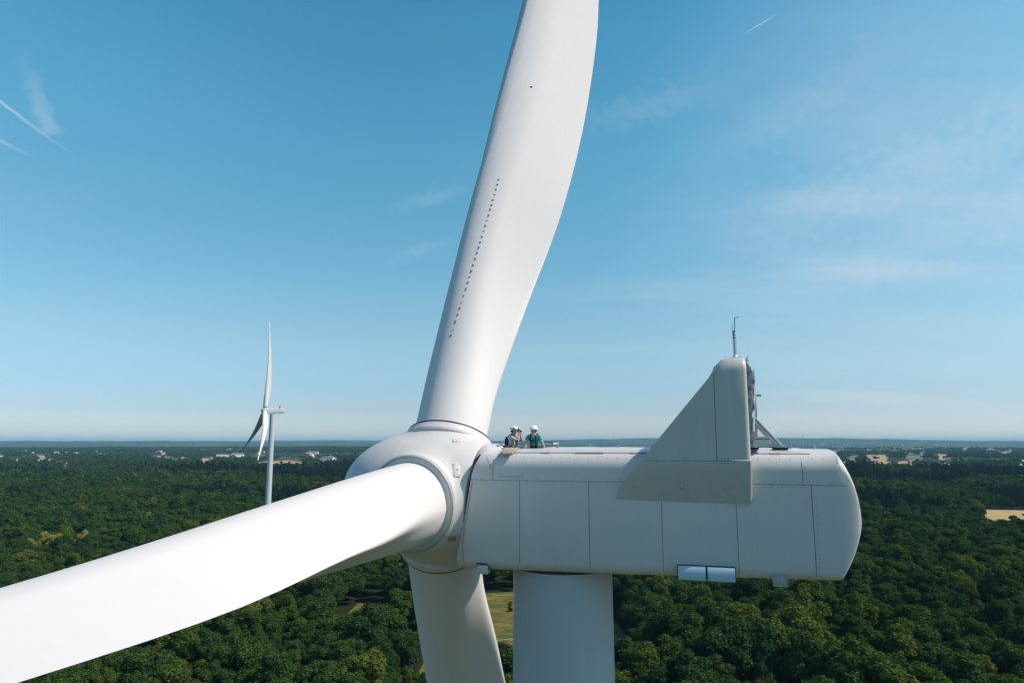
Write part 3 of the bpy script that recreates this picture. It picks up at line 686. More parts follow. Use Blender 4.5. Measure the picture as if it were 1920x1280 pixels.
def vmat(name, build):
    m = bpy.data.materials.new(name); m.use_nodes = True; build(m.node_tree, m.node_tree.nodes['Principled BSDF']); return m
def g_build(t, b):
    ln = t.links.new; n = t.nodes
    g = n.new('ShaderNodeNewGeometry')
    mp = n.new('ShaderNodeMapping'); mp.inputs['Scale'].default_value = (1 / 520, 1 / 360, 1); mp.inputs['Rotation'].default_value = (0, 0, 0.5); ln(g.outputs['Position'], mp.inputs[0])
    dn = n.new('ShaderNodeTexNoise'); dn.inputs['Scale'].default_value = 2.0; ln(mp.outputs[0], dn.inputs['Vector'])
    ad = n.new('ShaderNodeMixRGB'); ad.blend_type = 'ADD'; ad.inputs[0].default_value = 0.35; ln(mp.outputs[0], ad.inputs[1]); ln(dn.outputs['Color'], ad.inputs[2])
    v = n.new('ShaderNodeTexVoronoi'); v.inputs['Scale'].default_value = 1.0; ln(ad.outputs[0], v.inputs['Vector'])
    r = n.new('ShaderNodeValToRGB'); r.color_ramp.interpolation = 'CONSTANT'
    sp = n.new('ShaderNodeSeparateColor'); ln(v.outputs['Color'], sp.inputs[0]); ln(sp.outputs[0], r.inputs[0])
    cols = [(0, (.020, .045, .022)), (.36, (.035, .065, .025)), (.52, (.028, .055, .03)), (.70, (.05, .08, .03)), (.80, (.10, .10, .045)), (.86, (.34, .24, .13)), (.93, (.22, .20, .12))]
    while len(r.color_ramp.elements) < len(cols): r.color_ramp.elements.new(0.5)
    for e, (p, c) in zip(r.color_ramp.elements, cols): e.position = p; e.color = (*c, 1)
    # woodland floor where the trees stand (nearer than about 2.4 km)
    ln_ = n.new('ShaderNodeVectorMath'); ln_.operation = 'LENGTH'; ln(g.outputs['Position'], ln_.inputs[0])
    mr = n.new('ShaderNodeMapRange'); mr.inputs[1].default_value = 2300; mr.inputs[2].default_value = 2800; ln(ln_.outputs['Value'], mr.inputs[0])
    fn = n.new('ShaderNodeTexNoise'); fn.inputs['Scale'].default_value = 0.15; fn.inputs['Detail'].default_value = 8; ln(g.outputs['Position'], fn.inputs['Vector'])
    fr = n.new('ShaderNodeValToRGB'); fr.color_ramp.elements[0].color = (.006, .012, .005, 1); fr.color_ramp.elements[1].color = (.022, .034, .013, 1); ln(fn.outputs['Fac'], fr.inputs[0])
    # wooded blotches over the far country
    bn = n.new('ShaderNodeTexNoise'); bn.inputs['Scale'].default_value = 1 / 300; bn.inputs['Detail'].default_value = 9; bn.inputs['Roughness'].default_value = 0.62; ln(g.outputs['Position'], bn.inputs['Vector'])
    br = n.new('ShaderNodeMapRange'); br.inputs[1].default_value = 0.47; br.inputs[2].default_value = 0.53; ln(bn.outputs['Fac'], br.inputs[0])
    m0 = n.new('ShaderNodeMixRGB'); ln(br.outputs[0], m0.inputs[0]); ln(r.outputs[0], m0.inputs[1]); m0.inputs[2].default_value = (.016, .036, .020, 1)
    m1 = n.new('ShaderNodeMixRGB'); ln(mr.outputs[0], m1.inputs[0]); ln(fr.outputs[0], m1.inputs[1]); ln(m0.outputs[0], m1.inputs[2])
    ln(m1.outputs[0], b.inputs['Base Color']); b.inputs['Roughness'].default_value = 0.95; b.inputs['Specular IOR Level'].default_value = 0.1
M_GROUND = vmat('ground_cover', g_build)
radii = [0.0, 40, 90, 150] + [200 * (30000 / 200) ** (k / 150) for k in range(151)]
angs = [R(a) for a in (list(np.arange(-180, -44, 4.0)) + list(np.arange(-44, 44, 0.35)) + list(np.arange(44, 180, 4.0)))]
bm = bmesh.new(); rows = []
RR, AA = np.meshgrid(radii[1:], angs, indexing='ij'); GX, GY = RR * np.sin(AA), RR * np.cos(AA); GZ = height(GX, GY)
rows = [[(GX[i, j], GY[i, j], GZ[i, j]) for j in range(len(angs))] for i in range(len(radii) - 1)]
grid(rows, close_v=True, cap0=True, bm=bm)
for f in bm.faces: f.smooth = True
bmesh.ops.recalc_face_normals(bm, faces=bm.faces)
g = link('ground', bm, M_GROUND); tag(g, 'dark wooded ground stretching to the hills on the horizon', kind='structure')
if g.data.polygons[5].normal.z < 0: g.data.flip_normals()

# ------------------------------------------------------------------ fields: ground polygons worked out from where they show
FIELDS = []   # (polygon, colour, name)
def field_px(x0, x1, yt, yb, col, rough=False, zt=12.0, skew=0.0):
    yt_, yb_ = yt, yb
    A = gp(x0 + skew, yt); B = gp(x1 + skew, yt); Cc = gp(x1, yb, zt); Dd = gp(x0, yb, zt)
    rf = random.Random(int(x0 * 7 + yt)); wd = x1 - x0; dh = yb - yt
    ja, jb, jc, jd = (rf.uniform(-0.16, 0.16) for _ in range(4))
    top = [gp(x0 + wd * (t + ja * (1 - t) + jb * t), yt + dh * (rf.uniform(0.0, 0.22) + (0.25 if t in (0.0, 1.0) else 0))) for t in (0.0, 0.2, 0.45, 0.7, 1.0)]
    low = [gp(x0 + wd * (t + jc * (1 - t) + jd * t), yb - dh * (rf.uniform(0.0, 0.25) + (0.2 if t in (0.0, 1.0) else 0)), zt) for t in (1.0, 0.75, 0.5, 0.25, 0.0)]
    if top[0][1] > low[-1][1] + 20: FIELDS.append((top + low, col))
TAN = (.42, .30, .17); PALE = (.46, .40, .31); PINK = (.40, .27, .20); GRN = (.13, .17, .09); YEL = (.42, .33, .13)
for f in [(-30, 12, 855, 862, TAN), (12, 38, 862.5, 866, PALE), (68, 103, 862.5, 866, PALE), (66, 84, 855, 860, PINK), (374, 416, 839, 841.5, PALE), (282, 333, 855.5, 861, PINK), (322, 356, 859, 866, PALE),
          (376, 400, 858, 868, TAN), (398, 428, 852, 858, PALE), (430, 452, 850, 855, PINK), (470, 568, 862, 873.5, TAN), (572, 596, 854, 858, PALE), (598, 634, 857, 869, PINK),
          (1590, 1615, 854, 862, GRN), (1584, 1606, 864, 869, TAN), (1618, 1670, 865, 869.5, TAN), (1624, 1646, 853, 861, PINK), (1646, 1664, 853, 861.5, YEL), (1683, 1713, 864.5, 869, PINK), (1668, 1698, 846, 853, GRN),
          (1722, 1736, 847, 853, PINK), (1698, 1732, 854, 862.5, GRN), (1752, 1788, 850, 860.5, TAN), (1762, 1783, 867, 873.5, TAN), (1868, 1902, 846, 857, PINK), (1805, 1816, 842, 847.5, PINK), (1852, 1866, 842, 847, PINK), (1910, 1935, 865, 869, PALE), (1558, 1576, 846, 851, PALE)]:
    field_px(f[0], f[1], f[2], f[3], f[4])
NEARFIELD = [gp(1838, 979, 14), gp(1842, 966, 4), gp(1848, 956), gp(2060, 958), gp(2060, 984, 14)]
FIELDS.append((NEARFIELD, (.46, .34, .16)))
CLEAR = [(-42, 262), (-36, 345), (-24, 400), (-20, 452), (6, 458), (52, 450), (58, 330), (44, 262), (0, 246)]
BOUNCE_GRASS = [(-150, -160), (-170, 20), (-120, 140), (-40, 190), (30, 196), (110, 180), (170, 60), (150, -140), (0, -190)]   # unseen grass round the turbine's foot, added to bounce warm light upwards
STRIP = [(-92, 352), (-92, 424), (-60, 423), (-22, 418), (-22, 356), (-58, 350)]
def inside(px, py, poly):
    px = np.asarray(px, float); py = np.asarray(py, float); r = np.zeros(px.shape, bool); n = len(poly)
    for i in range(n):
        x1, y1 = poly[i]; x2, y2 = poly[(i + 1) % n]
        with np.errstate(divide='ignore', invalid='ignore'):
            c = ((y1 > py) != (y2 > py)) & (px < (x2 - x1) * (py - y1) / (y2 - y1 + 1e-12) + x1)
        r ^= c
    return r
def crop_build(col, rows_scale, weeds):
    def fb(t, b):
        ln = t.links.new; n = t.nodes; g = n.new('ShaderNodeNewGeometry')
        q = n.new('ShaderNodeTexNoise'); q.inputs['Scale'].default_value = 0.05; q.inputs['Detail'].default_value = 8; q.inputs['Roughness'].default_value = 0.6; ln(g.outputs['Position'], q.inputs['Vector'])
        r = n.new('ShaderNodeValToRGB'); r.color_ramp.elements[0].position = 0.36; r.color_ramp.elements[1].position = 0.62
        r.color_ramp.elements[0].color = (*[v * 0.75 for v in col], 1); r.color_ramp.elements[1].color = (*col, 1); ln(q.outputs['Fac'], r.inputs[0]); o = r.outputs[0]
        if rows_scale:
            mp = n.new('ShaderNodeMapping'); mp.inputs['Rotation'].default_value = (0, 0, 0.08); mp.inputs['Scale'].default_value = (0.07, 0.30, 1); ln(g.outputs['Position'], mp.inputs[0])
            w_ = n.new('ShaderNodeTexNoise'); w_.inputs['Scale'].default_value = 1.0; w_.inputs['Detail'].default_value = 10; w_.inputs['Roughness'].default_value = 0.74; ln(mp.outputs[0], w_.inputs['Vector'])
            x = n.new('ShaderNodeMixRGB'); mr = n.new('ShaderNodeMapRange'); mr.inputs[1].default_value = 0.44; mr.inputs[2].default_value = 0.53; mr.inputs[4].default_value = weeds; ln(w_.outputs['Fac'], mr.inputs[0]); ln(mr.outputs[0], x.inputs[0]); ln(o, x.inputs[1]); x.inputs[2].default_value = (.055, .085, .018, 1); o = x.outputs[0]
        ln(o, b.inputs['Base Color']); b.inputs['Roughness'].default_value = 0.95; b.inputs['Specular IOR Level'].default_value = 0.1
    return fb
fmats = {}
def field_mesh(poly, lift):
    xs = [p[0] for p in poly]; ys = [p[1] for p in poly]
    bm = bmesh.new(); vs = [bm.verts.new((x, y, 0)) for x, y in poly]; f = bm.faces.new(vs)
    L_ = max(max(xs) - min(xs), max(ys) - min(ys)); n = 10
    for k in range(1, n):
        for ax_ in (0, 1):
            lo, hi = (min(xs), max(xs)) if ax_ == 0 else (min(ys), max(ys)); c = lo + (hi - lo) * k / n
            co = (c, 0, 0) if ax_ == 0 else (0, c, 0); no = (1, 0, 0) if ax_ == 0 else (0, 1, 0)
            bmesh.ops.bisect_plane(bm, geom=bm.verts[:] + bm.edges[:] + bm.faces[:], plane_co=co, plane_no=no)
    P = np.array([v.co[:2] for v in bm.verts]); H = height(P[:, 0], P[:, 1])
    for v, h in zip(bm.verts, H): v.co.z = h + lift
    bmesh.ops.recalc_face_normals(bm, faces=bm.faces)
    me = bpy.data.meshes.new('field'); bm.to_mesh(me); bm.free()
    if me.polygons[0].normal.z < 0: me.flip_normals()
    return me
for i, (poly, col) in enumerate(FIELDS):
    if col not in fmats: fmats[col] = vmat('stubble', crop_build(col, 0, 0))
    r_ = np.hypot(*poly[0]); o = link('field', field_mesh(poly, 0.3 if r_ < 1500 else 2.5), fmats[col]); tag(o, 'dry mown field between woods', kind='structure')
M_MEADOW = vmat('rough_meadow', crop_build((.22, .165, .05), 0.020, 0.95))
o = link('meadow', field_mesh(CLEAR, 0.05), M_MEADOW); tag(o, 'rough yellow and green meadow in the forest clearing', kind='structure')
o = link('meadow', field_mesh(BOUNCE_GRASS, 0.05), vmat('bounce_grass', crop_build((.105, .088, .038), 0.020, 0.6))); tag(o, 'unseen dry grass below the near turbine, added to bounce light', kind='structure')
o = link('meadow', field_mesh(STRIP, 0.05), M_MEADOW); tag(o, 'strip of dry grass among the trees', kind='structure')
def path(name, pts, wd, m, lift=0.12):
    rows = []
    for i, p in enumerate(pts):
        a = Vector(pts[max(i - 1, 0)]); b = Vector(pts[min(i + 1, len(pts) - 1)]); t = (b - a).normalized(); n = Vector((-t.y, t.x)) * wd / 2; p = Vector(p)
        rows.append([(*(p - n), float(height(p.x, p.y)) + lift), (*(p + n), float(height(p.x, p.y)) + lift)])
    o = link(name, grid(rows), m); return tag(o, 'pale gravel track', kind='structure')
M_GRAVEL = mat('pale_gravel', (.30, .26, .18), 0.95, noise=0.3, nscale=0.6)
path('path', [(-34, 338), (-20, 341), (-10, 346), (4, 352), (20, 355), (50, 352)], 1.1, M_GRAVEL)
path('path', [(-12, 444), (-4, 447), (8, 450), (20, 449)], 1.6, M_GRAVEL)
path('path', [(-30, 302), (-12, 301), (0, 303), (18, 304), (38, 300)], 5.0, M_GRAVEL, 0.16)

# ------------------------------------------------------------------ trees
def leaf_mat(name, ramp, trans=0.25):
    m = bpy.data.materials.new(name); m.use_nodes = True; t = m.node_tree; n = t.nodes; ln = t.links.new; n.clear()
    oi = n.new('ShaderNodeObjectInfo'); r = n.new('ShaderNodeValToRGB'); 
    sn = n.new('ShaderNodeTexNoise'); sn.inputs['Scale'].default_value = 0.011; sn.inputs['Detail'].default_value = 4; ln(oi.outputs['Location'], sn.inputs['Vector'])
    s1 = n.new('ShaderNodeMapRange'); s1.inputs[1].default_value = 0.36; s1.inputs[2].default_value = 0.64; s1.inputs[3].default_value = -0.28; s1.inputs[4].default_value = 0.34; ln(sn.outputs['Fac'], s1.inputs[0])
    s2 = n.new('ShaderNodeMath'); s2.operation = 'MULTIPLY_ADD'; s2.use_clamp = True; ln(oi.outputs['Random'], s2.inputs[0]); s2.inputs[1].default_value = 0.85; ln(s1.outputs[0], s2.inputs[2]); ln(s2.outputs[0], r.inputs[0])
    while len(r.color_ramp.elements) < len(ramp): r.color_ramp.elements.new(0.5)
    for e, (p, c) in zip(r.color_ramp.elements, ramp): e.position = p; e.color = (*c, 1)
    g = n.new('ShaderNodeNewGeometry'); q = n.new('ShaderNodeTexNoise'); q.inputs['Scale'].default_value = 0.35; q.inputs['Detail'].default_value = 3; ln(g.outputs['Position'], q.inputs['Vector'])
    isl = n.new('ShaderNodeMath'); isl.operation = 'ADD'; ln(g.outputs['Random Per Island'], isl.inputs[0]); ln(q.outputs['Fac'], isl.inputs[1])
    mr = n.new('ShaderNodeMapRange'); mr.inputs[1].default_value = 0.3; mr.inputs[2].default_value = 1.7; mr.inputs[3].default_value = 0.5; mr.inputs[4].default_value = 1.75; ln(isl.outputs[0], mr.inputs[0])
    sc = n.new('ShaderNodeVectorMath'); sc.operation = 'SCALE'; ln(r.outputs[0], sc.inputs[0]); ln(mr.outputs[0], sc.inputs['Scale'])
    d = n.new('ShaderNodeBsdfDiffuse'); tr = n.new('ShaderNodeBsdfTranslucent'); ln(sc.outputs[0], d.inputs['Color'])
    yl = n.new('ShaderNodeMixRGB'); yl.blend_type = 'MULTIPLY'; yl.inputs[0].default_value = 1; ln(sc.outputs[0], yl.inputs[1]); yl.inputs[2].default_value = (0.95, 1.15, 0.45, 1); ln(yl.outputs[0], tr.inputs['Color'])
    mx = n.new('ShaderNodeMixShader'); mx.inputs[0].default_value = trans; ln(d.outputs[0], mx.inputs[1]); ln(tr.outputs[0], mx.inputs[2])
    o = n.new('ShaderNodeOutputMaterial'); ln(mx.outputs[0], o.inputs['Surface']); return m
LEAF_RAMP = [(0.0, (.024, .054, .018)), (0.2, (.033, .068, .022)), (0.4, (.040, .082, .018)), (0.6, (.044, .080, .021)), (0.8, (.054, .094, .016)), (0.93, (.072, .108, .018)), (1.0, (.105, .125, .028))]
M_LEAF = leaf_mat('broadleaf_foliage', LEAF_RAMP)
M_LEAFY = leaf_mat('yellow_foliage', [(0, (.20, .21, .05)), (1, (.27, .25, .06))])
M_NEEDLE = leaf_mat('conifer_foliage', [(0, (.010, .026, .018)), (1, (.020, .040, .024))], 0.1)
M_BARK = mat('bark', (.09, .07, .05), 0.9, noise=0.5, nscale=6)
def quads_mesh(name, P, Nn, size, rng, m):
    """many small leaf-clump faces at P facing roughly Nn"""
    k = len(P); a = np.cross(Nn, rng.normal(size=(k, 3))); a /= np.linalg.norm(a, axis=1)[:, None] + 1e-9; b = np.cross(Nn, a)
    s1 = size * rng.uniform(.6, 1.25, (k, 1)); s2 = size * rng.uniform(.5, 1.0, (k, 1))
    bend = Nn * (size * 0.16)
    V = np.stack([P - a * s1 * .5 - b * s2 * .35, P + a * s1 * .2 - b * s2 * .55 + bend * 0, P + a * s1 * .55 + b * s2 * .1, P + a * s1 * .05 + b * s2 * .55 - bend, P - a * s1 * .45 + b * s2 * .3], 1).reshape(-1, 3)
    F = [tuple(range(5 * i, 5 * i + 5)) for i in range(k)]
    me = bpy.data.meshes.new(name); me.from_pydata(V.tolist(), [], F); me.materials.append(m); return me
def crown_points(seed, ncard, rx=4.9, z0=6.0, z1=16.5, lobes=26, narrow=0):
    rng = np.random.default_rng(seed); Cn = []; rad = []
    for i in range(lobes):
        u = rng.uniform(-0.35, 1); q = rng.uniform(0, 2 * math.pi); rr = math.sqrt(max(0, 1 - u * u)) if u > 0 else 1 + u * 0.6
        if narrow: rr = (1 - (u + .35) / 1.4) * 0.95 + 0.06
        k = rng.uniform(0.45, 1.16); lr = rng.uniform(0.8, 2.2) * (0.65 if narrow else 1)
        zc = (z0 + z1) / 2 - 1.2 + u * (z1 - z0) / 2 * k if not narrow else z0 + (u + .35) / 1.35 * (z1 - z0 - 1)
        Cn.append((math.cos(q) * rr * (rx - lr * 0.7) * (k if not narrow else 1), math.sin(q) * rr * (rx - lr * 0.7) * (k if not narrow else 1), zc)); rad.append(lr)
    Cn = np.array(Cn); rad = np.array(rad)
    k = ncard * 2; li = rng.choice(lobes, k, p=rad ** 2 / (rad ** 2).sum()); d = rng.normal(size=(k, 3)); d /= np.linalg.norm(d, axis=1)[:, None]
    d[:, 2] = np.where(d[:, 2] < -0.35, -d[:, 2], d[:, 2])
    P = Cn[li] + d * rad[li][:, None] * (0.80 + 0.42 * rng.uniform(0, 1, (k, 1)) ** 1.8) * np.array([1, 1, 0.85])
    dist = np.linalg.norm((P[:, None] - Cn[None]) / np.array([1, 1, .85]), axis=2) / rad[None]; ok = (dist < 0.8).sum(1) == 0
    P, d = P[ok][:ncard], d[ok][:ncard]; Nn = d + rng.normal(size=d.shape) * 0.6; Nn[:, 2] += 0.15; Nn /= np.linalg.norm(Nn, axis=1)[:, None]
    return P, Nn, Cn, rad, rng
def crown_mesh(name, seed, ncard, size, m=None, core=True, **kw):
    P, Nn, Cn, rad, rng = crown_points(seed, ncard, **kw); me = quads_mesh(name, P, Nn, size, rng, m or M_LEAF)
    if core:   # inner leaf mass that stops daylight, same foliage
        bm = bmesh.new(); bm.from_mesh(me)
        for c, r_ in zip(Cn, rad):
            q = bmesh.ops.create_icosphere(bm, subdivisions=1, radius=r_ * 0.72)
            for v in q['verts']: v.co = Vector((v.co.x * rng.uniform(.85, 1.1), v.co.y * rng.uniform(.85, 1.1), v.co.z * 0.82)) + Vector(c)
        bm.to_mesh(me); bm.free()
    return me
def trunk_mesh(seed, top=13.0):
    rg = random.Random(seed); bm = bmesh.new()
    p = [(0, 0, -0.5)] + [(rg.uniform(-.3, .3), rg.uniform(-.3, .3), top * k / 5) for k in range(1, 6)]
    tube(bm, p, [0.42, 0.30, 0.26, 0.21, 0.15, 0.07], 8)
    for i in range(6):
        z = top * rg.uniform(0.38, 0.8); q = rg.uniform(0, 6.28); l = rg.uniform(2, 3.6)
        tube(bm, [(0, 0, z), (math.cos(q) * l * .5, math.sin(q) * l * .5, z + 0.9), (math.cos(q) * l, math.sin(q) * l, z + 2.2)], [0.14, 0.09, 0.04], 6)
    me = bpy.data.meshes.new('trunk'); bm.to_mesh(me); bm.free(); me.materials.append(M_BARK); return me
NEAR = [crown_mesh('crown', 100 + i, 5200, 0.50, lobes=36 + 3 * (i % 4), rx=4.6 + 0.35 * (i % 3), z1=15.5 + (i * 7 % 4)) for i in range(8)]
TRK = [trunk_mesh(i) for i in range(4)]
MID = [crown_mesh('crown', 200 + i, 1500, 0.74, rx=4.7 + 0.3 * (i % 3), z1=15.5 + (i * 5 % 4), lobes=30) for i in range(6)]
FARM = [crown_mesh('crown', 300 + i, 420, 1.25, rx=5.2, z1=16 + i % 3, lobes=18) for i in range(5)]
CON = [crown_mesh('crown', 400 + i, 420, 1.0, m=M_NEEDLE, rx=2.9, z0=3, z1=19, lobes=22, narrow=1) for i in range(3)]
def scatter(r0, r1, step, seed, amin=-41, amax=41):
    rng = np.random.default_rng(seed)
    xs = np.arange(-r1 * math.sin(R(-amin)) - step, r1 * math.sin(R(amax)) + step, step); ys = np.arange(r0 * 0.7, r1 + step, step * 0.9)
    X, Y = np.meshgrid(xs, ys); X = X + rng.uniform(-.45, .45, X.shape) * step + (np.arange(len(ys))[:, None] % 2) * step / 2; Y = Y + rng.uniform(-.4, .4, Y.shape) * step
    X, Y = X.ravel(), Y.ravel(); r = np.hypot(X, Y); a = np.degrees(np.arctan2(X, Y)); ok = (r >= r0) & (r < r1) & (a > amin) & (a < amax)
    X, Y = X[ok], Y[ok]; keep = ~inside(X, Y, CLEAR) & ~inside(X, Y, STRIP) & ~inside(X, Y, BOUNCE_GRASS)
    for poly, _ in FIELDS: keep &= ~inside(X, Y, poly)
    X, Y = X[keep], Y[keep]
    gap = fbm(X / 26, Y / 26, 55, 3); keep = (gap > 0.30) | (rng.uniform(size=len(X)) < 0.25)
    for x_ in (58, 78, 99, 118, 137, 155, 168):
        yx, yy = gp(x_, 1019, 17); keep &= (np.hypot(X - yx, Y - yy) > 8)
    # turbine feet stay clear
    keep &= (np.hypot(X - base.x, Y - base.y) > 30)
    return X[keep], Y[keep], rng
def tree_scale(X, Y, rng): return (0.82 + 0.55 * fbm(X / 90, Y / 90, 77, 3)) * rng.choice([0.6, 0.8, 1.0, 1.22, 1.5], len(X), p=[.18, .27, .27, .18, .10]) * rng.uniform(0.9, 1.1, len(X))

def to_px(p):
    v = Vector(p) - Vector((0, 0, CAMZ)); f = v.y * math.cos(PITCH) + v.z * math.sin(PITCH); u = -v.y * math.sin(PITCH) + v.z * math.cos(PITCH)
    return 960 + 1277 * v.x / f, 640 - 1277 * u / f
HIDE = [[(-50, 1125), (640, 905), (830, 985), (700, 1062), (520, 1122), (100, 1285), (-50, 1345)], [(768, 1050), (895, 1070), (945, 1285), (797, 1285)], [(962, 1070), (1150, 1070), (1150, 1300), (962, 1300)], [(850, 840), (1610, 840), (1612, 1020), (1580, 1088), (860, 1066)]]
def pt_in(x, y, poly): return bool(inside(np.array([x]), np.array([y]), poly)[0])
# the 300 nearest trees in view, each a thing of its own
X, Y, rng = scatter(205, 720, 8.6, 1)
S = tree_scale(X, Y, rng); Hh = height(X, Y); RZ = rng.uniform(0, 6.28, len(X)); VI = rng.integers(0, 8, len(X))
order = np.argsort(np.hypot(X, Y)); single = []
for i in order:
    px, py = to_px((X[i], Y[i], Hh[i] + 13 * S[i]))
    if -8 < px < 1928 and py < 1300 and not any(pt_in(px, py, h) for h in HIDE): single.append(i)
    if len(single) == 300: break
sset = set(single)
kinds = [('broadleaf_tree', 'rounded dark green broadleaf tree in the forest canopy below the turbine', 'broadleaf trees of the near forest')]
YELLOW = [gp(x, 1019, 17) for x in (58, 78, 99, 118, 137, 155, 168)]
for n_, i in enumerate(single):
    t = empty('broadleaf_tree', (X[i], Y[i], Hh[i]), RZ[i]); t.scale = (S[i] * (0.9 + 0.25 * ((i * 37) % 10) / 10), S[i], 0.22 + S[i] * 0.78 + 0.12 * ((i * 53) % 7 - 3) / 3)
    tag(t, 'rounded green broadleaf tree in the forest canopy nearest the turbine', 'tree', 'broadleaf trees of the near forest')
    link('crown', NEAR[VI[i]], None, t); link('trunk', TRK[i % 4], None, t)
for k, (x, y) in enumerate(YELLOW):
    t = empty('broadleaf_tree', (x, y + 3 * (k % 2), float(height(x, y))), k * 1.7); t.scale = (1.25, 1.2, 1.32 + 0.06 * (k % 3))
    tag(t, 'yellow flowering broadleaf tree in the row at the left of the forest', 'tree', 'yellow flowering trees')
    me = NEAR[k % 8].copy(); me.materials.clear(); me.materials.append(M_LEAFY); link('crown', me, None, t); link('trunk', TRK[k % 4], None, t)

rq = random.Random(5)
for k in range(16):
    x, y = rq.uniform(-24, 50), rq.uniform(300, 440); sc0 = rq.uniform(0.16, 0.34)
    if k < 7: x = rq.uniform(-20, 0)
    t = empty('shrub', (x, y, float(height(x, y)) - 5.5 * sc0), rq.uniform(0, 6.28)); t.scale = (sc0, sc0, sc0 * 0.9); tag(t, 'low green shrub in the rough meadow below the hub', 'shrub', 'shrubs in the clearing'); link('foliage', MID[k % 6], None, t)
# everything further off is one wood, drawn from the same kinds of crown
def hidden_collection(name, meshes, with_trunk=False):
    c = bpy.data.collections.new(name)
    for k, me in enumerate(meshes): o = bpy.data.objects.new('crown_kind', me); c.objects.link(o)
    return c
def gn_forest(name, X, Y, Z, S, RZ, VI, coll, label):
    me = bpy.data.meshes.new(name); me.from_pydata(np.stack([X, Y, Z], 1).tolist(), [], [])
    for an, dt, arr in (('sc', 'FLOAT', S), ('rz', 'FLOAT', RZ), ('vi', 'INT', VI)):
        a = me.attributes.new(an, dt, 'POINT'); a.data.foreach_set('value', np.asarray(arr, np.float32 if dt == 'FLOAT' else np.int32))
    o = bpy.data.objects.new(name, me); C.objects.link(o)
    ng = bpy.data.node_groups.new(name, 'GeometryNodeTree'); ng.interface.new_socket('Geometry', in_out='INPUT', socket_type='NodeSocketGeometry'); ng.interface.new_socket('Geometry', in_out='OUTPUT', socket_type='NodeSocketGeometry')
    nn = ng.nodes; ln = ng.links.new; gi = nn.new('NodeGroupInput'); go = nn.new('NodeGroupOutput'); mp = nn.new('GeometryNodeMeshToPoints'); ip_ = nn.new('GeometryNodeInstanceOnPoints'); ci = nn.new('GeometryNodeCollectionInfo')
    ci.inputs['Collection'].default_value = coll; ci.inputs['Separate Children'].default_value = True; ci.inputs['Reset Children'].default_value = True
    ip_.inputs['Pick Instance'].default_value = True
    def at(nm, t):
        q = nn.new('GeometryNodeInputNamedAttribute'); q.data_type = t; q.inputs['Name'].default_value = nm; return q.outputs['Attribute']
    cx_ = nn.new('ShaderNodeCombineXYZ'); ln(at('rz', 'FLOAT'), cx_.inputs[2]); cs = nn.new('ShaderNodeCombineXYZ'); s_ = at('sc', 'FLOAT')
    zs_ = nn.new('ShaderNodeMath'); zs_.operation = 'MULTIPLY_ADD'; ln(s_, zs_.inputs[0]); zs_.inputs[1].default_value = 0.75; zs_.inputs[2].default_value = 0.25
    ln(s_, cs.inputs[0]); ln(s_, cs.inputs[1]); ln(zs_.outputs[0], cs.inputs[2])
    ln(gi.outputs[0], mp.inputs['Mesh']); ln(mp.outputs[0], ip_.inputs['Points']); ln(ci.outputs[0], ip_.inputs['Instance']); ln(at('vi', 'INT'), ip_.inputs['Instance Index'])
    ln(cx_.outputs[0], ip_.inputs['Rotation']); ln(cs.outputs[0], ip_.inputs['Scale']); ln(ip_.outputs[0], go.inputs[0])
    md = o.modifiers.new('trees', 'NODES'); md.node_group = ng
    tag(o, label, 'forest', kind='stuff'); return o
rest = np.array([i for i in range(len(X)) if i not in sset])
gn_forest('forest', X[rest], Y[rest], Hh[rest], S[rest], RZ[rest], VI[rest], hidden_collection('near_kinds', NEAR), 'dense dark green forest canopy around the turbine')
X, Y, rng = scatter(720, 1500, 9.2, 2); S = tree_scale(X, Y, rng); con = fbm(X / 160, Y / 160, 91, 3) > 0.66
VI = np.where(con, rng.integers(6, 9, len(X)), rng.integers(0, 6, len(X)))
gn_forest('forest', X, Y, height(X, Y), S, rng.uniform(0, 6.28, len(X)), VI, hidden_collection('mid_kinds', MID + CON), 'forest canopy in the middle distance')
X, Y, rng = scatter(1500, 2500, 11.0, 3); S = tree_scale(X, Y, rng) * 1.1; az = np.degrees(np.arctan2(X, Y)); r_ = np.hypot(X, Y)
con = (fbm(X / 260, Y / 260, 91, 3) > 0.62) | ((az > 22) & (r_ > 1900) & (r_ < 2400) & (fbm(X / 120, Y / 120, 12, 2) > 0.4))
VI = np.where(con, rng.integers(5, 8, len(X)), rng.integers(0, 5, len(X)))
gn_forest('forest', X, Y, height(X, Y), np.where(con, S * 1.25, S), rng.uniform(0, 6.28, len(X)), VI, hidden_collection('far_kinds', FARM + CON), 'far forest canopy reaching the farmland')
# woods, copses and hedgerows of the farmland beyond
X, Y, rng = scatter(2500, 8500, 24, 4, -39, 39)
wood = fbm(X / 700, Y / 380, 15, 5); lin = np.abs(fbm(X / 330, Y / 230, 44, 2) - 0.5)
r_ = np.hypot(X, Y); keep = (wood > np.interp(r_, [2500, 4500], [0.49, 0.54]) - 0.01 * (X < 0) + 0.03 * (X > 1200)) | (lin < 0.02); X, Y = X[keep], Y[keep]
gn_forest('woodland', X, Y, height(X, Y) - 1, rng.uniform(1.2, 2.3, len(X)) * np.interp(np.hypot(X, Y), [2500, 8500], [0.8, 1.3]), rng.uniform(0, 6.28, len(X)), rng.integers(0, 5, len(X)), hidden_collection('copse_kinds', FARM), 'copses and hedgerows among distant fields')

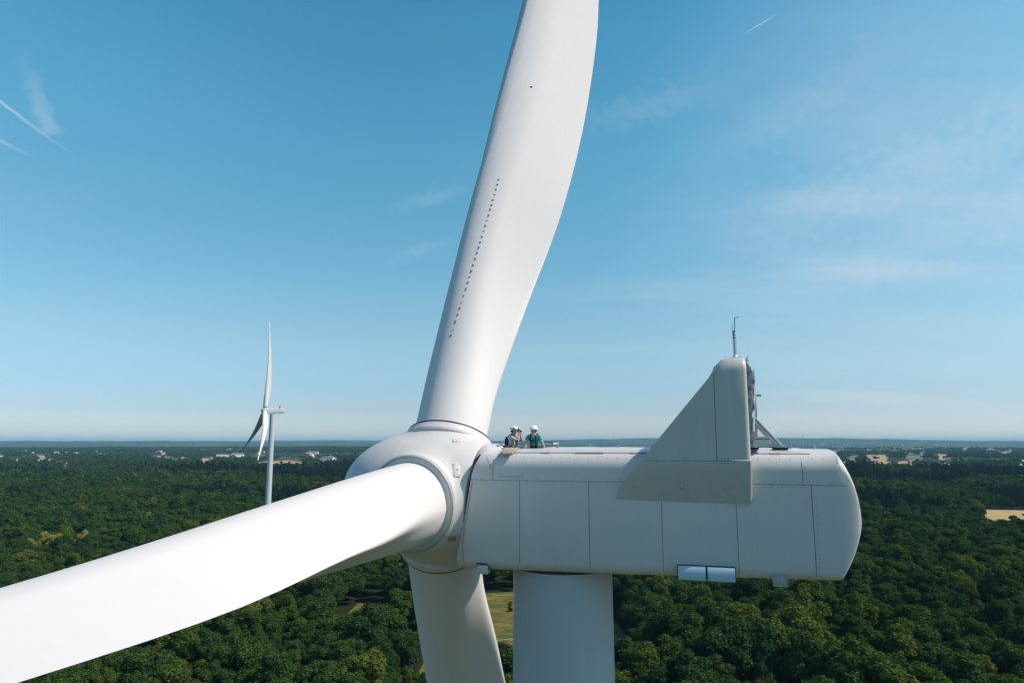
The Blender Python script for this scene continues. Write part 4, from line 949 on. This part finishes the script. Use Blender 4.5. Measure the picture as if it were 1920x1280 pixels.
# ------------------------------------------------------------------ houses of the far villages
wall_m = mat('limewash', (.78, .75, .70), 0.9); wall2 = mat('render_plaster', (.50, .42, .36), 0.9); roof_m = mat('slate_roof', (.16, .15, .16), 0.8); roof2 = mat('tile_roof', (.30, .14, .09), 0.85)
def house_mesh(w_, d_, h_, rm, wmt):
    bm = bmesh.new(); box(bm, (0, 0, h_ / 2), (w_, d_, h_), 0, None, 0)
    e = 0.4; a = h_ + d_ * 0.38
    for s in (-1, 1):
        vs = [bm.verts.new(p) for p in ((-w_ / 2 - e, s * (d_ / 2 + e), h_ - 0.2), (w_ / 2 + e, s * (d_ / 2 + e), h_ - 0.2), (w_ / 2 + e, 0, a), (-w_ / 2 - e, 0, a))]; bm.faces.new(vs).material_index = 1
    for s in (-1, 1):
        vs = [bm.verts.new(p) for p in ((s * w_ / 2, -d_ / 2, h_), (s * w_ / 2, d_ / 2, h_), (s * w_ / 2, 0, a - 0.1))]; bm.faces.new(vs).material_index = 0
    box(bm, (w_ * 0.3, 0.3, a + 0.3), (0.8, 0.8, 1.6), 0, None, 0)
    for x in (-w_ * .3, 0, w_ * .3): box(bm, (x, -d_ / 2 - 0.02, h_ * 0.5), (1.1, 0.1, 1.3), 0, None, 2)
    me = bpy.data.meshes.new('house'); bm.to_mesh(me); bm.free()
    for m_ in (wmt, rm, M_DARK): me.materials.append(m_)
    return me
HM = [house_mesh(13, 8, 5, roof_m, wall_m), house_mesh(17, 9, 5.5, roof2, wall_m), house_mesh(11, 8, 6, roof2, wall2), house_mesh(30, 14, 7, roof_m, wall_m)]
rg = random.Random(8)
VILL = [(56, 848, 26, 3, 10), (80, 846, 14, 2, 3), (620, 864, 30, 5, 16), (585, 852, 16, 3, 8), (1570, 845, 30, 5, 10), (1610, 850, 40, 6, 22), (1650, 846, 40, 5, 16), (1700, 842, 50, 4, 14), (1720, 850, 30, 4, 10), (1800, 843, 40, 4, 14), (1845, 848, 40, 6, 20), (1900, 843, 26, 4, 10), (1530, 838, 30, 2, 6), (1760, 838, 40, 2, 8), (400, 846, 60, 5, 12), (230, 862, 60, 4, 4), (125, 870, 30, 3, 4), (300, 848, 60, 4, 6), (1130, 836, 80, 2, 5), (150, 852, 60, 4, 9), (480, 850, 50, 5, 9), (350, 862, 40, 4, 7)]
for (x, y, sx, sy, n_) in VILL:
    for k in range(int(n_ * 1.35)):
        X0, Y0 = gp(x + rg.gauss(0, sx / 2), max(835, y + rg.gauss(0, sy / 2)), 8); r_ = math.hypot(X0, Y0)
        o = link('house', HM[rg.choice((0, 0, 1, 1, 2, 2, 3))]); o.location = (X0, Y0, float(height(X0, Y0)) + 6 + 4 * (r_ > 4000)); o.rotation_euler = (0, 0, rg.uniform(0, 6.28)); s_ = rg.uniform(1.1, 2.0); o.scale = (s_, s_, s_)
        side_ = 'left' if x < 960 else 'right'
        tag(o, 'tiny pale house in the far villages at the %s of the horizon' % side_, 'house', 'houses of the far villages on the %s' % side_)

# ------------------------------------------------------------------ the second turbine and the tiny ones on the horizon
d2 = ray(497, 769); t2 = 442 / math.hypot(d2.x, d2.y); hub2 = Vector((d2.x * t2, d2.y * t2, CAMZ + d2.z * t2))
psi2 = R(-26.5); a2 = Vector((math.cos(psi2), -math.sin(psi2), 0)); b2 = Vector((hub2.x, hub2.y, 0)) + a2 * 4.42; b2.z = float(height(b2.x, b2.y))
T2, O2 = build_turbine(b2, -psi2, 'slim white wind turbine standing in the forest to the left', hub2.z - b2.z, detail=False, phi=R(120 + 3), tower_top_r=1.5, ground_r=2.1)
def simple_head(root, O):
    T = Matrix.Translation(O)
    bm = bmesh.new(); rows = []
    for u in (-2.4, -2.3, -1.9, -1.2, -0.2, 0.8, 1.3): r_ = 1.75 * math.sqrt(max(0.02, 1 - (min(u, 0) / 2.42) ** 2)); rows.append([(u, r_ * math.cos(q), r_ * math.sin(q)) for q in np.linspace(0, 2 * math.pi, 28, endpoint=False)])
    me = finish(grid(rows, close_v=True, cap0=True, cap1=True), 50); me.transform(T); link('spinner', me, M_SPIN, root)
    bm = bmesh.new(); rows = []
    for q in NAC: 
        pr = nac_profile(q[1] * .86, q[2] * .8, q[3] * .72, q[4] * .8, q[5]); ring = [(y, z) for y, z in pr] + [(-y, z) for y, z in reversed(pr[1:-1])]
        rows.append([(q[0] * 0.88, -y, z) for y, z in ring])
    me = finish(grid(rows, close_v=True, cap0=True, cap1=True), 50); me.transform(T); na = link('nacelle', me, M_NAC, root)
    bm = bmesh.new()
    for s in (-1, 1): grid([[(5.2, s * 2.0, -.1), (5.2, s * 1.92, -.1)], [(8.2, s * 2.0, 2.9), (8.2, s * 1.92, 2.9)], [(8.8, s * 2.0, 2.9), (8.8, s * 1.92, 2.9)], [(8.6, s * 2.0, -.1), (8.6, s * 1.92, -.1)]], bm=bm, close_u=True, close_v=True)
    box(bm, (8.45, 0, 2.7), (0.7, 4.0, 0.5), 0.05); box(bm, (8.5, 0, 1.9), (0.2, 3.6, 1.3)); me = finish(bm, 40); me.transform(T); link('cooler_hood', me, M_FIN, root)
    bm = bmesh.new(); box(bm, (9.0, -1.3, -1.7), (1.8, 0.4, 0.35), 0.03); me = finish(bm, 40); me.transform(T); link('vent_hood', me, M_FIN, root)
simple_head(T2, O2)
def tiny_turbine(px, pyhub, dist, ang):
    d = ray(px, pyhub); t = dist / math.hypot(d.x, d.y); h = Vector((d.x * t, d.y * t, CAMZ + d.z * t)); g0 = float(height(h.x, h.y)); r = empty('wind_turbine', (h.x, h.y, g0))
    H = h.z - g0; bm = bmesh.new(); tube(bm, [(0, 0, 0), (0, 0, H)], [2.6, 1.5], 10); link('tower', finish(bm, 60), M_TOWER, r)
    bm = bmesh.new(); box(bm, (0, 0.5, H + 1), (3.4, 10, 3.6), 0.4); link('nacelle', finish(bm, 40), M_NAC, r)
    for k in range(3):
        q = ang + k * 2.0944; bm = bmesh.new(); e = Vector((math.sin(q), 0, math.cos(q))); c = Vector((0, -5.5, H + 1)); tube(bm, [c, c + e * 12, c + e * 48], [1.2, 1.9, 0.4], 8); link('blade', finish(bm, 60), M_BLADE, r)
    tag(r, 'tiny white wind turbine far off on the hazy horizon line', 'wind turbine', 'tiny turbines on the horizon'); return r
for a in ((1134, 819, 11000, .3), (1193, 820, 12000, 1.1), (1505, 816, 9500, .7), (1447, 817, 11500, 1.6), (1560, 816, 10500, .1)): tiny_turbine(*a)
#PART3

# ------------------------------------------------------------------ the two people on the roof
M_SKIN = mat('skin', (.52, .31, .22), 0.5, noise=0.12, nscale=20)
M_HELM = mat('white_helmet_shell', (.80, .82, .84), 0.25, coat=0.3)
M_TEE = mat('grey_cotton', (.50, .51, .54), 0.9, noise=0.3, nscale=22)
M_TEAL = mat('teal_cotton', (.02, .36, .40), 0.9, noise=0.25, nscale=14)
M_TROU = mat('navy_trousers', (.03, .04, .06), 0.9, noise=0.3, nscale=10)
M_STRAP = mat('black_webbing', (.018, .02, .022), 0.75)
M_GWEB = mat('green_webbing', (.06, .16, .12), 0.8, noise=0.4, nscale=30)
M_HAIR = mat('dark_hair', (.03, .022, .018), 0.7)
M_LENS = mat('camera_black', (.015, .016, .018), 0.35)
dg = None
def skin_mesh(name, verts, edges, radii, root=0, sub=2, m=None):
    me = bpy.data.meshes.new(name); me.from_pydata([tuple(v) for v in verts], edges, [])
    o = bpy.data.objects.new(name, me); C.objects.link(o)
    md = o.modifiers.new('skin', 'SKIN'); md.use_smooth_shade = True; md.branch_smoothing = 0.4
    if not me.skin_vertices: me.attributes.new('skin_vertices', 'FLOAT', 'POINT')
    for i, r_ in enumerate(radii):
        r_ = r_ if isinstance(r_, tuple) else (r_, r_); me.skin_vertices[0].data[i].radius = r_; me.skin_vertices[0].data[i].use_root = (i == root)
    sb = o.modifiers.new('sub', 'SUBSURF'); sb.levels = sub; sb.render_levels = sub
    d = bpy.context.evaluated_depsgraph_get(); ev = o.evaluated_get(d); out = bpy.data.meshes.new_from_object(ev); bpy.data.objects.remove(o)
    for p in out.polygons: p.use_smooth = True
    out.materials.clear(); out.materials.append(m or M_SKIN); return out
def ensure_skin(me_name): pass
class Skel:
    def __init__(s): s.v = []; s.e = []; s.r = []
    def add(s, p, r, par=None):
        s.v.append(Vector(p)); s.r.append(r); i = len(s.v) - 1
        if par is not None: s.e.append((par, i))
        return i
    def chain(s, pts, par):
        for p, r in pts: par = s.add(p, r, par)
        return par
def hand(sk, wrist, dirv, palm_n, side, curl=0.5, sc=1.0):
    """palm, four unequal curled fingers and a thumb leaving the side of the palm"""
    d = Vector(dirv).normalized(); n = Vector(palm_n).normalized(); n = (n - d * n.dot(d)).normalized(); l = d.cross(n) * side; W = sk.v[wrist]
    a = sk.add(W + d * 0.035 * sc, (0.027, 0.017), wrist); b = sk.add(W + d * 0.075 * sc, (0.036, 0.014), a)
    for k, ln_ in enumerate((0.070, 0.080, 0.074, 0.058)):
        p = W + d * 0.088 * sc + l * (0.030 - 0.020 * k); i = sk.add(p, 0.0095, b); dd = d.copy()
        for q in range(3):
            dd = (dd * math.cos(curl * 0.9) + n * math.sin(curl * 0.9)).normalized(); nn = (n - dd * n.dot(dd)); 
            p = p + dd * ln_ * (0.42, 0.32, 0.26)[q] * sc; i = sk.add(p, 0.0088 - 0.0008 * q, i)
    t0 = W + d * 0.040 * sc + l * 0.034; i = sk.add(t0, 0.012, a); i = sk.add(t0 + (d * 0.6 + l * 0.7 + n * 0.3).normalized() * 0.034, 0.0105, i); sk.add(t0 + (d * 0.6 + l * 0.7 + n * 0.3).normalized() * 0.034 + (d * 0.8 + n * 0.5).normalized() * 0.028, 0.0095, i)
def head_verts(sk, neck, c, f, upv):
    """skull, jaw, nose and ears around head centre c, facing f"""
    f = Vector(f).normalized(); u = Vector(upv).normalized(); l = u.cross(f).normalized()
    a = sk.add(c - u * 0.075 - f * 0.012, (0.066, 0.062), neck); b = sk.add(c + u * 0.01 + f * 0.008, (0.082, 0.092), a); sk.add(c + u * 0.075 - f * 0.006, (0.070, 0.080), b)
    j = sk.add(c - u * 0.088 + f * 0.052, (0.036, 0.028), a); sk.add(c - u * 0.105 + f * 0.078, (0.022, 0.016), j)
def head_details(par, T, c, f, upv, glasses=False):
    f = Vector(f).normalized(); u = Vector(upv).normalized(); l = u.cross(f).normalized(); rot = Matrix((f, l, u)).transposed()
    def P(x, y, z): return c + f * x + l * y + u * z
    bm = bmesh.new()
    tube(bm, [P(0.092, 0, 0.012), P(0.108, 0, -0.015), P(0.118, 0, -0.038), P(0.098, 0, -0.048)], [0.008, 0.011, 0.015, 0.010], 10)
    link('nose', finish(bm, 60), M_SKIN, par)
    for s in (-1, 1):
        bm = bmesh.new(); q = bmesh.ops.create_uvsphere(bm, u_segments=12, v_segments=8, radius=1)
        for v in q['verts']: v.co = P(0, 0, 0) + rot @ Vector((v.co.x * 0.018 - 0.005, v.co.y * 0.008 + s * 0.083, v.co.z * 0.032 - 0.02))
        link('ear', finish(bm, 60), M_SKIN, par)
        bm = bmesh.new(); q = bmesh.ops.create_uvsphere(bm, u_segments=12, v_segments=8, radius=1)
        for v in q['verts']: v.co = P(0, 0, 0) + rot @ Vector((v.co.x * 0.010 + 0.086, v.co.y * (0.026 if glasses else 0.013) + s * 0.032, v.co.z * (0.019 if glasses else 0.008) + 0.008))
        link('sunglasses' if glasses else 'eye', finish(bm, 60), M_LENS, par)
    bm = bmesh.new(); tube(bm, [P(0.088, -0.024, -0.068), P(0.100, 0, -0.066), P(0.088, 0.024, -0.068)], [0.004, 0.007, 0.004], 8); link('mouth', finish(bm, 60), mat('lips', (.38, .16, .13), 0.5), par)
def helmet(par, c, f, upv, band=True):
    f = Vector(f).normalized(); u = Vector(upv).normalized(); l = u.cross(f).normalized(); rot = Matrix((f, l, u)).transposed()
    bm = bmesh.new(); rows = []
    for k in range(13):
        th = k / 12 * R(98); rr = math.sin(th); z = math.cos(th)
        rows.append([c + rot @ Vector(((0.142 if math.cos(q) > 0 else 0.134) * rr * math.cos(q) * (1 + 0.05 * (k == 12)), 0.112 * rr * math.sin(q), 0.042 + 0.112 * z - 0.018 * (k > 9) * max(0, -math.cos(q)))) for q in np.linspace(0, 2 * math.pi, 32, endpoint=False)])
    rows = rows[1:]; grid(rows, close_v=True, cap0=True, bm=bm)
    inner = [[p + (c - p) * 0.10 for p in rows[-1]], rows[-1]]; grid(inner, close_v=True, bm=bm)
    h = link('helmet', finish(bm, 50), M_HELM, par)
    bm = bmesh.new(); rows = []
    for z, k in ((0.012, 1.0), (0.035, 1.015), (0.040, 1.0)):
        rows.append([c + rot @ Vector(((0.150 if math.cos(q) > 0 else 0.141) * k * math.cos(q), 0.124 * k * math.sin(q), 0.030 + z - 0.012 * math.cos(q))) for q in np.linspace(0, 2 * math.pi, 32, endpoint=False)])
    if band: link('helmet_strap', finish(grid(rows, close_v=True, bm=bm), 50), M_STRAP, h)
    bm = bmesh.new(); box(bm, c + rot @ Vector((0.145, 0, 0.085)), (0.03, 0.05, 0.03), 0.006, rot)
    for s in (-1, 1): box(bm, c + rot @ Vector((0.02, s * 0.118, 0.09)), (0.05, 0.012, 0.022), 0.003, rot)
    if band: link('headlamp', finish(bm, 40), M_STRAP, h)
    else:
        bm.free(); bm = bmesh.new(); lathe(bm, [(0.020, 0), (0.018, 0.008), (0.001, 0.010)], c + rot @ Vector((0.085, -0.090, 0.085)), rot @ Vector((0.6, -0.7, 0.35)), 14); link('helmet_badge', finish(bm, 40), M_STRAP, h)
    bm = bmesh.new()
    for s in (-1, 1): tube(bm, [c + rot @ Vector((0.02, s * 0.118, 0.02)), c + rot @ Vector((0.03, s * 0.095, -0.06)), c + rot @ Vector((0.055, s * 0.0, -0.128))], 0.006, 6)
    link('chin_strap', finish(bm, 50), M_STRAP, h)
    bm = bmesh.new(); q = bmesh.ops.create_uvsphere(bm, u_segments=16, v_segments=10, radius=1)
    for v in q['verts']: v.co = c + rot @ Vector((v.co.x * 0.07 - 0.050, v.co.y * 0.078, v.co.z * 0.085 - 0.03))
    link('hair', finish(bm, 60), M_HAIR, par)
def person(u, y, feet_w, yaw, label, pose):
    loc = TW @ Vector((u, y, feet_w)); r = empty('person', loc, -PSI); tag(r, label, 'person', 'people on the turbine roof'); pose(r); return r
def V3(u, y, w, o): return Vector((u - o[0], y - o[1], w - o[2]))

def pose_camera(r):
    o = (2.70, -0.05, 0.66); q = lambda u, y, w: V3(u, y, w, o); sk = Skel()
    pel = sk.add(q(2.68, -.05, 1.52), (0.15, 0.12)); ch = sk.add(q(2.69, -.05, 1.78), (0.15, 0.11), pel); up = sk.add(q(2.705, -.05, 1.98), (0.15, 0.10), ch); nk = sk.add(q(2.735, -.05, 2.10), 0.055, up)
    hc = q(2.775, -.05, 2.245); head_verts(sk, nk, hc, (1, 0.05, -0.08), (0.08, 0, 1))
    for s in (-1, 1):
        sh = sk.add(q(2.71, -.05 + s * 0.18, 2.02), 0.062, up); el = sk.chain([(q(2.83, -.05 + s * 0.20, 1.96), 0.050), (q(2.99, -.05 + s * 0.19, 1.885), 0.043)], sh)
        wr = sk.chain([(q(2.985, -.05 + s * 0.14, 1.99), 0.038), (q(2.965, -.05 + s * 0.09, 2.105), 0.027)], el); hand(sk, wr, (-0.12, -s * 0.25, 0.9), (0.1, -s, 0.2), s, 0.55)
        hp = sk.add(q(2.68, -.05 + s * 0.10, 1.46), 0.10, pel); kn = sk.chain([(q(2.70, -.05 + s * 0.12, 1.25), 0.085), (q(2.70, -.05 + s * 0.12, 1.10), 0.062), (q(2.68, -.05 + s * 0.12, 0.86), 0.056), (q(2.67, -.05 + s * 0.12, 0.73), 0.042)], hp); sk.chain([(q(2.76, -.05 + s * 0.13, 0.70), (0.045, 0.035)), (q(2.86, -.05 + s * 0.13, 0.69), (0.040, 0.025))], kn)
    body = link('body', skin_mesh('body', sk.v, sk.e, sk.r), None, r)
    head_details(body, None, hc, (1, 0.05, -0.08), (0.08, 0, 1)); helmet(r, hc, (1, 0.05, -0.10), (0.06, 0, 1), True)
    s2 = Skel(); a = s2.add(q(2.68, -.05, 1.50), (0.175, 0.145)); b = s2.add(q(2.69, -.05, 1.78), (0.175, 0.140), a); c = s2.add(q(2.705, -.05, 1.985), (0.160, 0.125), b); s2.add(q(2.72, -.05, 2.065), (0.085, 0.075), c)
    for s in (-1, 1): d_ = s2.add(q(2.715, -.05 + s * 0.18, 2.02), 0.078, c); s2.chain([(q(2.80, -.05 + s * 0.20, 1.975), 0.070), (q(2.88, -.05 + s * 0.20, 1.94), 0.068)], d_)
    link('shirt', skin_mesh('shirt', s2.v, s2.e, s2.r, m=M_TEE), None, r)
    trousers(r, q, 2.68, -.05)
    bm = bmesh.new()
    for s in (-1, 1):
        tube(bm, [q(2.55, -.05 + s * 0.09, 1.60), q(2.545, -.05 + s * 0.11, 1.85), q(2.60, -.05 + s * 0.12, 2.05), q(2.70, -.05 + s * 0.115, 2.125), q(2.80, -.05 + s * 0.11, 2.04), q(2.85, -.05 + s * 0.08, 1.85), q(2.84, -.05, 1.65)], 0.020, 8)
    box(bm, q(2.51, -.05, 1.84), (0.10, 0.24, 0.26), 0.03); box(bm, q(2.52, -.12, 1.99), (0.05, 0.08, 0.10), 0.015); tube(bm, [q(2.50, -.2, 1.7), q(2.68, -.245, 1.66), q(2.86, -.15, 1.68)], 0.018, 8)
    link('harness', finish(bm, 50), M_STRAP, r)
def trousers(r, q, u, y, lean=0.0):
    s3 = Skel(); a = s3.add(q(u, y, 1.56), (0.165, 0.135)); b = s3.add(q(u, y, 1.46), (0.165, 0.13), a)
    for s in (-1, 1): s3.chain([(q(u, y + s * 0.10, 1.36), 0.105), (q(u + .02, y + s * 0.12, 1.10), 0.082), (q(u, y + s * 0.12, 0.86), 0.075), (q(u - .01, y + s * 0.12, 0.76), 0.070)], b)
    link('trousers', skin_mesh('trousers', s3.v, s3.e, s3.r, m=M_TROU), None, r)
def pose_lean(r):
    o = (3.46, -0.25, 0.66); q = lambda u, y, w: V3(u, y, w, o); sk = Skel()
    pel = sk.add(q(3.46, -.14, 1.52), (0.15, 0.12)); ch = sk.add(q(3.45, -.22, 1.78), (0.15, 0.11), pel); up = sk.add(q(3.45, -.34, 1.995), (0.15, 0.10), ch); nk = sk.add(q(3.455, -.39, 2.11), 0.055, up)
    f = (-0.72, -0.62, -0.12); uv = (0.05, -0.12, 1); hc = q(3.465, -.42, 2.26); head_verts(sk, nk, hc, f, uv)
    sh = sk.add(q(3.275, -.34, 2.045), 0.050, up); wr = sk.chain([(q(3.23, -.36, 1.98), 0.052), (q(3.205, -.40, 1.895), 0.043), (q(3.205, -.44, 1.80), 0.036), (q(3.21, -.50, 1.715), 0.028)], sh); hand(sk, wr, (-0.1, -0.55, -0.45), (0, 0.5, -1), 1, 0.28)
    sh = sk.add(q(3.63, -.34, 2.045), 0.050, up); wr = sk.chain([(q(3.68, -.36, 1.98), 0.052), (q(3.73, -.38, 1.89), 0.043), (q(3.785, -.42, 1.80), 0.036), (q(3.83, -.47, 1.72), 0.028)], sh); hand(sk, wr, (0.5, -0.35, -0.40), (0, 0.4, -1), -1, 0.28)
    for s in (-1, 1):
        hp = sk.add(q(3.46 + s * 0.10, -.14, 1.46), 0.10, pel); kn = sk.chain([(q(3.46 + s * 0.12, -.18, 1.25), 0.085), (q(3.46 + s * 0.12, -.18, 1.10), 0.062), (q(3.46 + s * 0.12, -.14, 0.86), 0.056), (q(3.46 + s * 0.12, -.13, 0.73), 0.042)], hp); sk.chain([(q(3.46 + s * 0.13, -.22, 0.70), (0.045, 0.035)), (q(3.46 + s * 0.13, -.32, 0.69), (0.040, 0.025))], kn)
    body = link('body', skin_mesh('body', sk.v, sk.e, sk.r), None, r)
    head_details(body, None, hc, f, uv, True); helmet(r, hc, f, uv, False)
    s2 = Skel(); a = s2.add(q(3.46, -.14, 1.50), (0.18, 0.145)); b = s2.add(q(3.45, -.22, 1.78), (0.18, 0.14), a); c = s2.add(q(3.45, -.335, 2.0), (0.165, 0.125), b); s2.add(q(3.455, -.37, 2.085), (0.085, 0.075), c)
    for x, x1, x2 in ((3.275, 3.235, 3.205), (3.63, 3.675, 3.72)): d_ = s2.add(q(x, -.345, 2.045), 0.088, c); s2.chain([(q(x1, -.36, 1.98), 0.080), (q(x2, -.39, 1.90), 0.078)], d_)
    link('shirt', skin_mesh('shirt', s2.v, s2.e, s2.r, m=M_TEAL), None, r)
    s3 = Skel(); a = s3.add(q(3.46, -.14, 1.58), (0.165, 0.135)); b = s3.add(q(3.46, -.14, 1.46), (0.165, 0.13), a)
    for s in (-1, 1): s3.chain([(q(3.46 + s * 0.10, -.15, 1.36), 0.105), (q(3.46 + s * 0.12, -.18, 1.10), 0.082), (q(3.46 + s * 0.12, -.14, 0.86), 0.075), (q(3.46 + s * 0.12, -.13, 0.76), 0.070)], b)
    link('trousers', skin_mesh('trousers', s3.v, s3.e, s3.r, m=M_TROU), None, r)
    bm = bmesh.new()
    for s in (-1, 1): tube(bm, [q(3.45 + s * 0.11, -.06, 1.65), q(3.45 + s * 0.12, -.12, 1.95), q(3.45 + s * 0.12, -.28, 2.13), q(3.45 + s * 0.10, -.45, 2.06), q(3.45 + s * 0.085, -.44, 1.92), q(3.45 + s * 0.07, -.38, 1.75), q(3.45 + s * 0.10, -.30, 1.60)], 0.027, 8)
    link('harness', finish(bm, 50), M_STRAP, r)
    bm = bmesh.new(); rt = Matrix.Rotation(R(-26), 3, 'X'); box(bm, q(3.43, -.405, 1.83), (0.17, 0.07, 0.26), 0.03, rt); box(bm, q(3.35, -.42, 1.93), (0.09, 0.05, 0.10), 0.02, rt); tube(bm, [q(3.30, -.28, 1.70), q(3.45, -.40, 1.72), q(3.60, -.28, 1.70)], 0.028, 8); tube(bm, [q(3.38, -.44, 1.98), q(3.50, -.45, 1.86), q(3.56, -.36, 1.74)], 0.018, 8)
    link('harness_pouch', finish(bm, 40), M_GWEB, r)
person(2.70, -0.05, 0.66, 0, 'person in a pale grey shirt and white helmet looking right through a camera', pose_camera)
person(3.56, -0.25, 0.66, 0, 'person in a teal shirt, green harness and white helmet leaning on both hands', pose_lean)
bm = bmesh.new(); box(bm, (0, 0, 0), (0.07, 0.135, 0.095), 0.015); lathe(bm, [(0.034, 0.0), (0.036, 0.05), (0.033, 0.075), (0.026, 0.07)], Vector((0.03, 0, 0)), Vector((1, 0, 0)), 20); box(bm, (0, 0, 0.055), (0.05, 0.05, 0.025), 0.006)
k = link('camera', finish(bm, 40), M_LENS); k.location = TW @ Vector((2.935, -0.045, 2.225)); k.rotation_euler = (0, R(5), -PSI); tag(k, 'small black camera held up to the face of the person in grey', 'camera')

# ------------------------------------------------------------------ haze
bm = bmesh.new(); box(bm, (0, 0, 0), (1, 1, 1)); hz_me = bpy.data.meshes.new('haze'); bm.to_mesh(hz_me); bm.free(); lo_ = float(GZ.min()) - 1.5; hi_ = max(float(GZ.max()), CAMZ + 60) + 3
ho = link('haze', hz_me); ho.location = (0, 0, (lo_ + hi_) / 2); ho.scale = (62000, 62000, hi_ - lo_); tag(ho, 'thin blue haze over the far country', kind='stuff')
hm = bpy.data.materials.new('haze'); hm.use_nodes = True; t_ = hm.node_tree; t_.nodes.clear(); pv = t_.nodes.new('ShaderNodeVolumePrincipled'); ou = t_.nodes.new('ShaderNodeOutputMaterial'); t_.links.new(pv.outputs[0], ou.inputs['Volume'])
pv.inputs['Color'].default_value = (0.30, 0.62, 0.85, 1); pv.inputs['Density'].default_value = 3.6e-5; pv.inputs['Anisotropy'].default_value = 0.0
hz_me.materials.append(hm)
